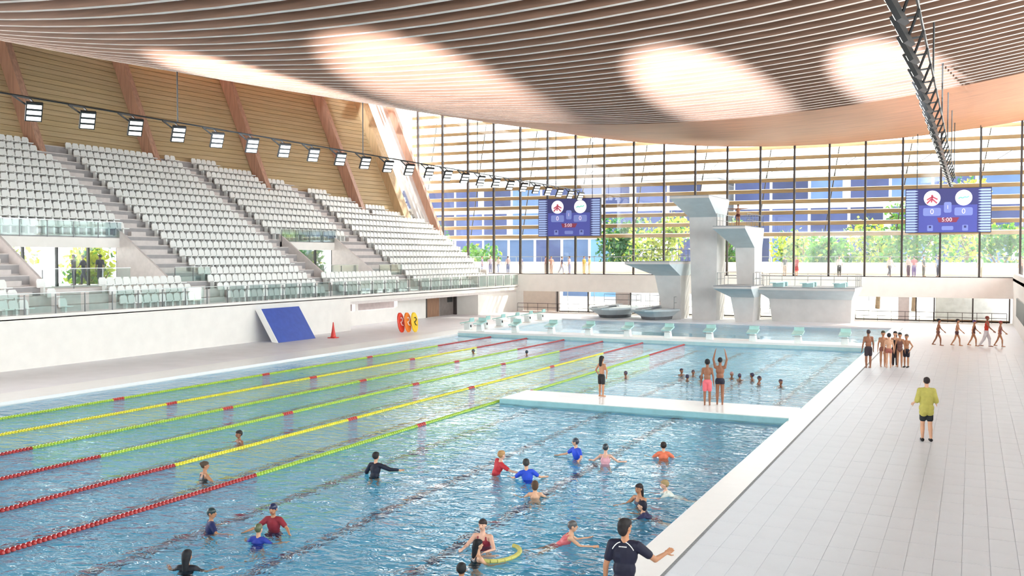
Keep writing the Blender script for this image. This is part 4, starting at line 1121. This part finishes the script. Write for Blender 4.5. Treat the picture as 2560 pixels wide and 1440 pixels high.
sw('child in pink and black suit with dark grey cap', -8.1, 22.5, 1.38, 10, 'pink', 'tread', [('swimsuit', (232, 170, 180))], ('swimcap', (54, 64, 72)), .49)
sw('child in orange shirt swimming alone near the deck', -7.0, 23.8, 1.36, 20, 'light', 'tread', [('tshirt', (240, 126, 92))], ('short', DKB), .40)
sw('long-haired woman in dark suit facing the viewer near the deck', -6.1, 19.2, 1.5, 150, 'tan', 'hug', [('swimsuit', (52, 52, 80))], ('long', (40, 32, 34)), .42, kid=False)
sw('dark-haired child in navy shirt swimming left beside the deck', -5.5, 18.3, 1.3, 95, 'light', 'swim', [('tshirt', (44, 44, 84))], ('bob', (24, 26, 44)), .30)
sw('blond child in white shirt nearest the deck edge', -5.6, 20.2, 1.3, 110, 'pink', 'swim', [('tshirt', (226, 232, 224))], ('short', (170, 146, 104)), .32)
sw('woman in red suit facing the viewer behind the foam noodle', -7.75, 15.25, 1.5, 185, 'pink', 'hug', [('swimsuit', (150, 40, 56))], ('short', (52, 38, 38)), .47, kid=False)
sw('black-haired swimmer leaning on the foam noodle', -7.5, 14.35, 1.45, -40, 'light', 'hug', [('swimsuit', (40, 40, 48))], ('long', (22, 22, 28)), .35, kid=False)
sw('dark-haired head at the bottom picture edge, centre', -7.2, 13.35, 1.4, 20, 'tan', 'tread', [], ('short', (36, 38, 40)), .27)
sw('child in brown cap and pink suit with a leg trailing behind', -6.65, 15.85, 1.35, -60, 'light', 'swim', [('swimsuit', (222, 110, 118))], ('swimcap', (96, 92, 92)), .40)
BG = 'swimmers beyond the pool bridge'
for i, (x, y, hc_, a, w) in enumerate([(-13.15, 39.2, (84, 74, 92), .26, 'lone head at the left, behind the girl on the bridge'), (-11.3, 41.0, (72, 58, 72), .28, 'leftmost of the cluster of four heads'), (-10.8, 41.1, (80, 66, 80), .24, 'back right of the cluster of four heads'), (-10.6, 39.4, (64, 58, 84), .22, 'front left of the cluster of four heads'), (-10.15, 39.7, (70, 60, 84), .2, 'front right of the cluster of four heads'),
        (-9.1, 40.9, (176, 140, 140), .26, 'pinkish head right behind the diving boy'), (-8.66, 40.3, (74, 66, 90), .27, 'first head right of the diving boy'), (-8.15, 40.7, (70, 58, 80), .27, 'second head right of the diving boy'), (-7.75, 39.6, (70, 58, 74), .3, 'third head right of the diving boy'), (-6.8, 39.2, (84, 72, 88), .26, 'lone head nearest the deck'), (-23.8, 45.7, (74, 84, 96), .2, 'small head by the second rope from the stand'), (-20.8, 45.8, (66, 80, 96), .25, 'small head between the third and fourth ropes')]):
    person('distant swimmer, ' + w, (x, y, 0), 1.36, R.uniform(0, 360), 'brown', 'tread', [], ('short' if i % 2 else 'swimcap', hc_), vox=.018, kid=True, group=BG, above=a, faceparts=False)
# ---- people on the outdoor terrace
TG = 'people on the outdoor terrace behind the far glazing'
def tp(x, top, bot, w, pose='stand', face=0, skin='brown', hair=DKB, y=84.9):
    kind = 'dress' if bot is None else 'tshirt'
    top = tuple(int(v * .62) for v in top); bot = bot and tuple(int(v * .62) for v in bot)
    cl = [(kind, top)] + ([] if bot is None else [('trousers', bot)])
    person('distant person ' + w, (x, y, 3.4), 1.66, face, skin, pose, cl, ('short', hair), vox=.024, group=TG, faceparts=False)
def xof(u, y=84.9):
    t = (u - 1280) / 2432; return y * (-.4274 + .9041 * t) / (.9041 + .4274 * t)
for u, a, b_, w, ps in [(1205, (150, 130, 180), (80, 80, 130), 'in lilac at the left end of the terrace', 'stand'), (1226, (200, 180, 200), (120, 120, 170), 'in pale pink, second from the left on the terrace', 'hips'), (1246, (226, 206, 196), (150, 160, 200), 'in cream, third from the left on the terrace', 'walk'), (1270, (216, 180, 180), (96, 110, 160), 'in rose, left of the leftmost scoreboard', 'stand'), (1302, (96, 90, 140), (110, 110, 130), 'in violet beside a mullion left of the scoreboard', 'stand'),
        (1364, (180, 120, 120), (170, 150, 140), 'in dusty red below the left scoreboard', 'stand'), (1378, (226, 160, 140), (210, 170, 150), 'in salmon below the left scoreboard', 'hips'), (1404, (60, 62, 120), (190, 190, 210), 'in navy top below the left scoreboard', 'walk'), (1424, (220, 180, 190), (150, 150, 190), 'in pale rose right of the navy one', 'stand'), (1460, (242, 200, 70), (240, 216, 150), 'in yellow, left of the yellow pair', 'stand'), (1474, (236, 190, 90), (230, 210, 170), 'in yellow, right of the yellow pair', 'hips'),
        (1962, (70, 66, 70), (220, 200, 190), 'in dark top behind the springboard base', 'stand'), (1991, (206, 40, 44), None, 'in a red dress above the springboard base', 'stand'), (2098, (226, 210, 206), (52, 50, 56), 'in white top and black shorts above the springboard base', 'stand'), (2224, (224, 190, 180), (110, 106, 120), 'in pink top and grey trousers left of the right group', 'walk'), (2271, (226, 190, 180), (120, 90, 110), 'in pale pink, leftmost of the right group', 'stand'), (2285, (226, 120, 126), (150, 130, 190), 'in coral top of the right group', 'stand'),
        (2309, (30, 30, 34), (120, 116, 110), 'in black top of the right group', 'hips'), (2346, (120, 140, 190), (60, 60, 90), 'in blue shirt right of the black-topped one', 'stand'), (2451, (226, 216, 200), (214, 200, 180), 'in cream near the right end of the terrace', 'stand'), (2553, (230, 170, 150), (120, 110, 110), 'in salmon at the right picture edge', 'stand')]:
    tp(xof(u), a, b_, w, ps, face=R.uniform(0, 360))
# ---- people in the left stand entrance
for x, y, w, ps in ((-45.0, 33.3, 'leftmost in the left stand entrance', 'stand'), (-45.6, 35.0, 'second from the left in the left stand entrance', 'stand'), (-44.9, 38.3, 'in the middle of the left stand entrance', 'stand'), (-45.2, 39.2, 'leaning slightly in the left stand entrance', 'walk'), (-44.8, 40.0, 'rightmost in the left stand entrance', 'stand')):
    person('dark silhouetted person ' + w, (x, y, 3.42), 1.7, R.uniform(60, 120), 'dark', ps, [('tshirt', (40, 46, 62)), ('trousers', (42, 48, 70))], ('short', BLK), vox=.022, group='people in the left stand entrance', faceparts=False)
run_jobs()
# polo trim on the woman at the pool edge
def loc2(w, p): return p
t = MB()
for s in (-1, 1):
    pts = []
    for i in range(7):
        a = i / 6
        pts.append((s * (.035 + .10 * a), -.088 - .012 * math.sin(a * 3.1), 1.395 - .085 * a * a - .01 * a))
    t.path(pts, .006, 5)
link('piping', t.mesh('piping', COPING), w_)
t = MB()
for i in range(7): t.box(-.05 + i * .015, -.04 + i * .015, -.112, -.104, 1.335, 1.348)
link('back_print', t.mesh('back_print', COPING), w_)
# foam noodle
t = MB(); pts = []
for i in range(13):
    a = -2.2 + 3.6 * i / 12
    pts.append((-7.28 + .34 * math.cos(a), 14.85 + .50 * math.sin(a), WL + .02))
t.path(pts, .04, 8)
tag(t.build('foam_noodle', mat('noodle_foam', (206, 200, 110), .6, .06), base=(-7.28, 14.85, WL)), 'curved yellow foam noodle floating between two swimmers at the bottom', 'foam noodle')
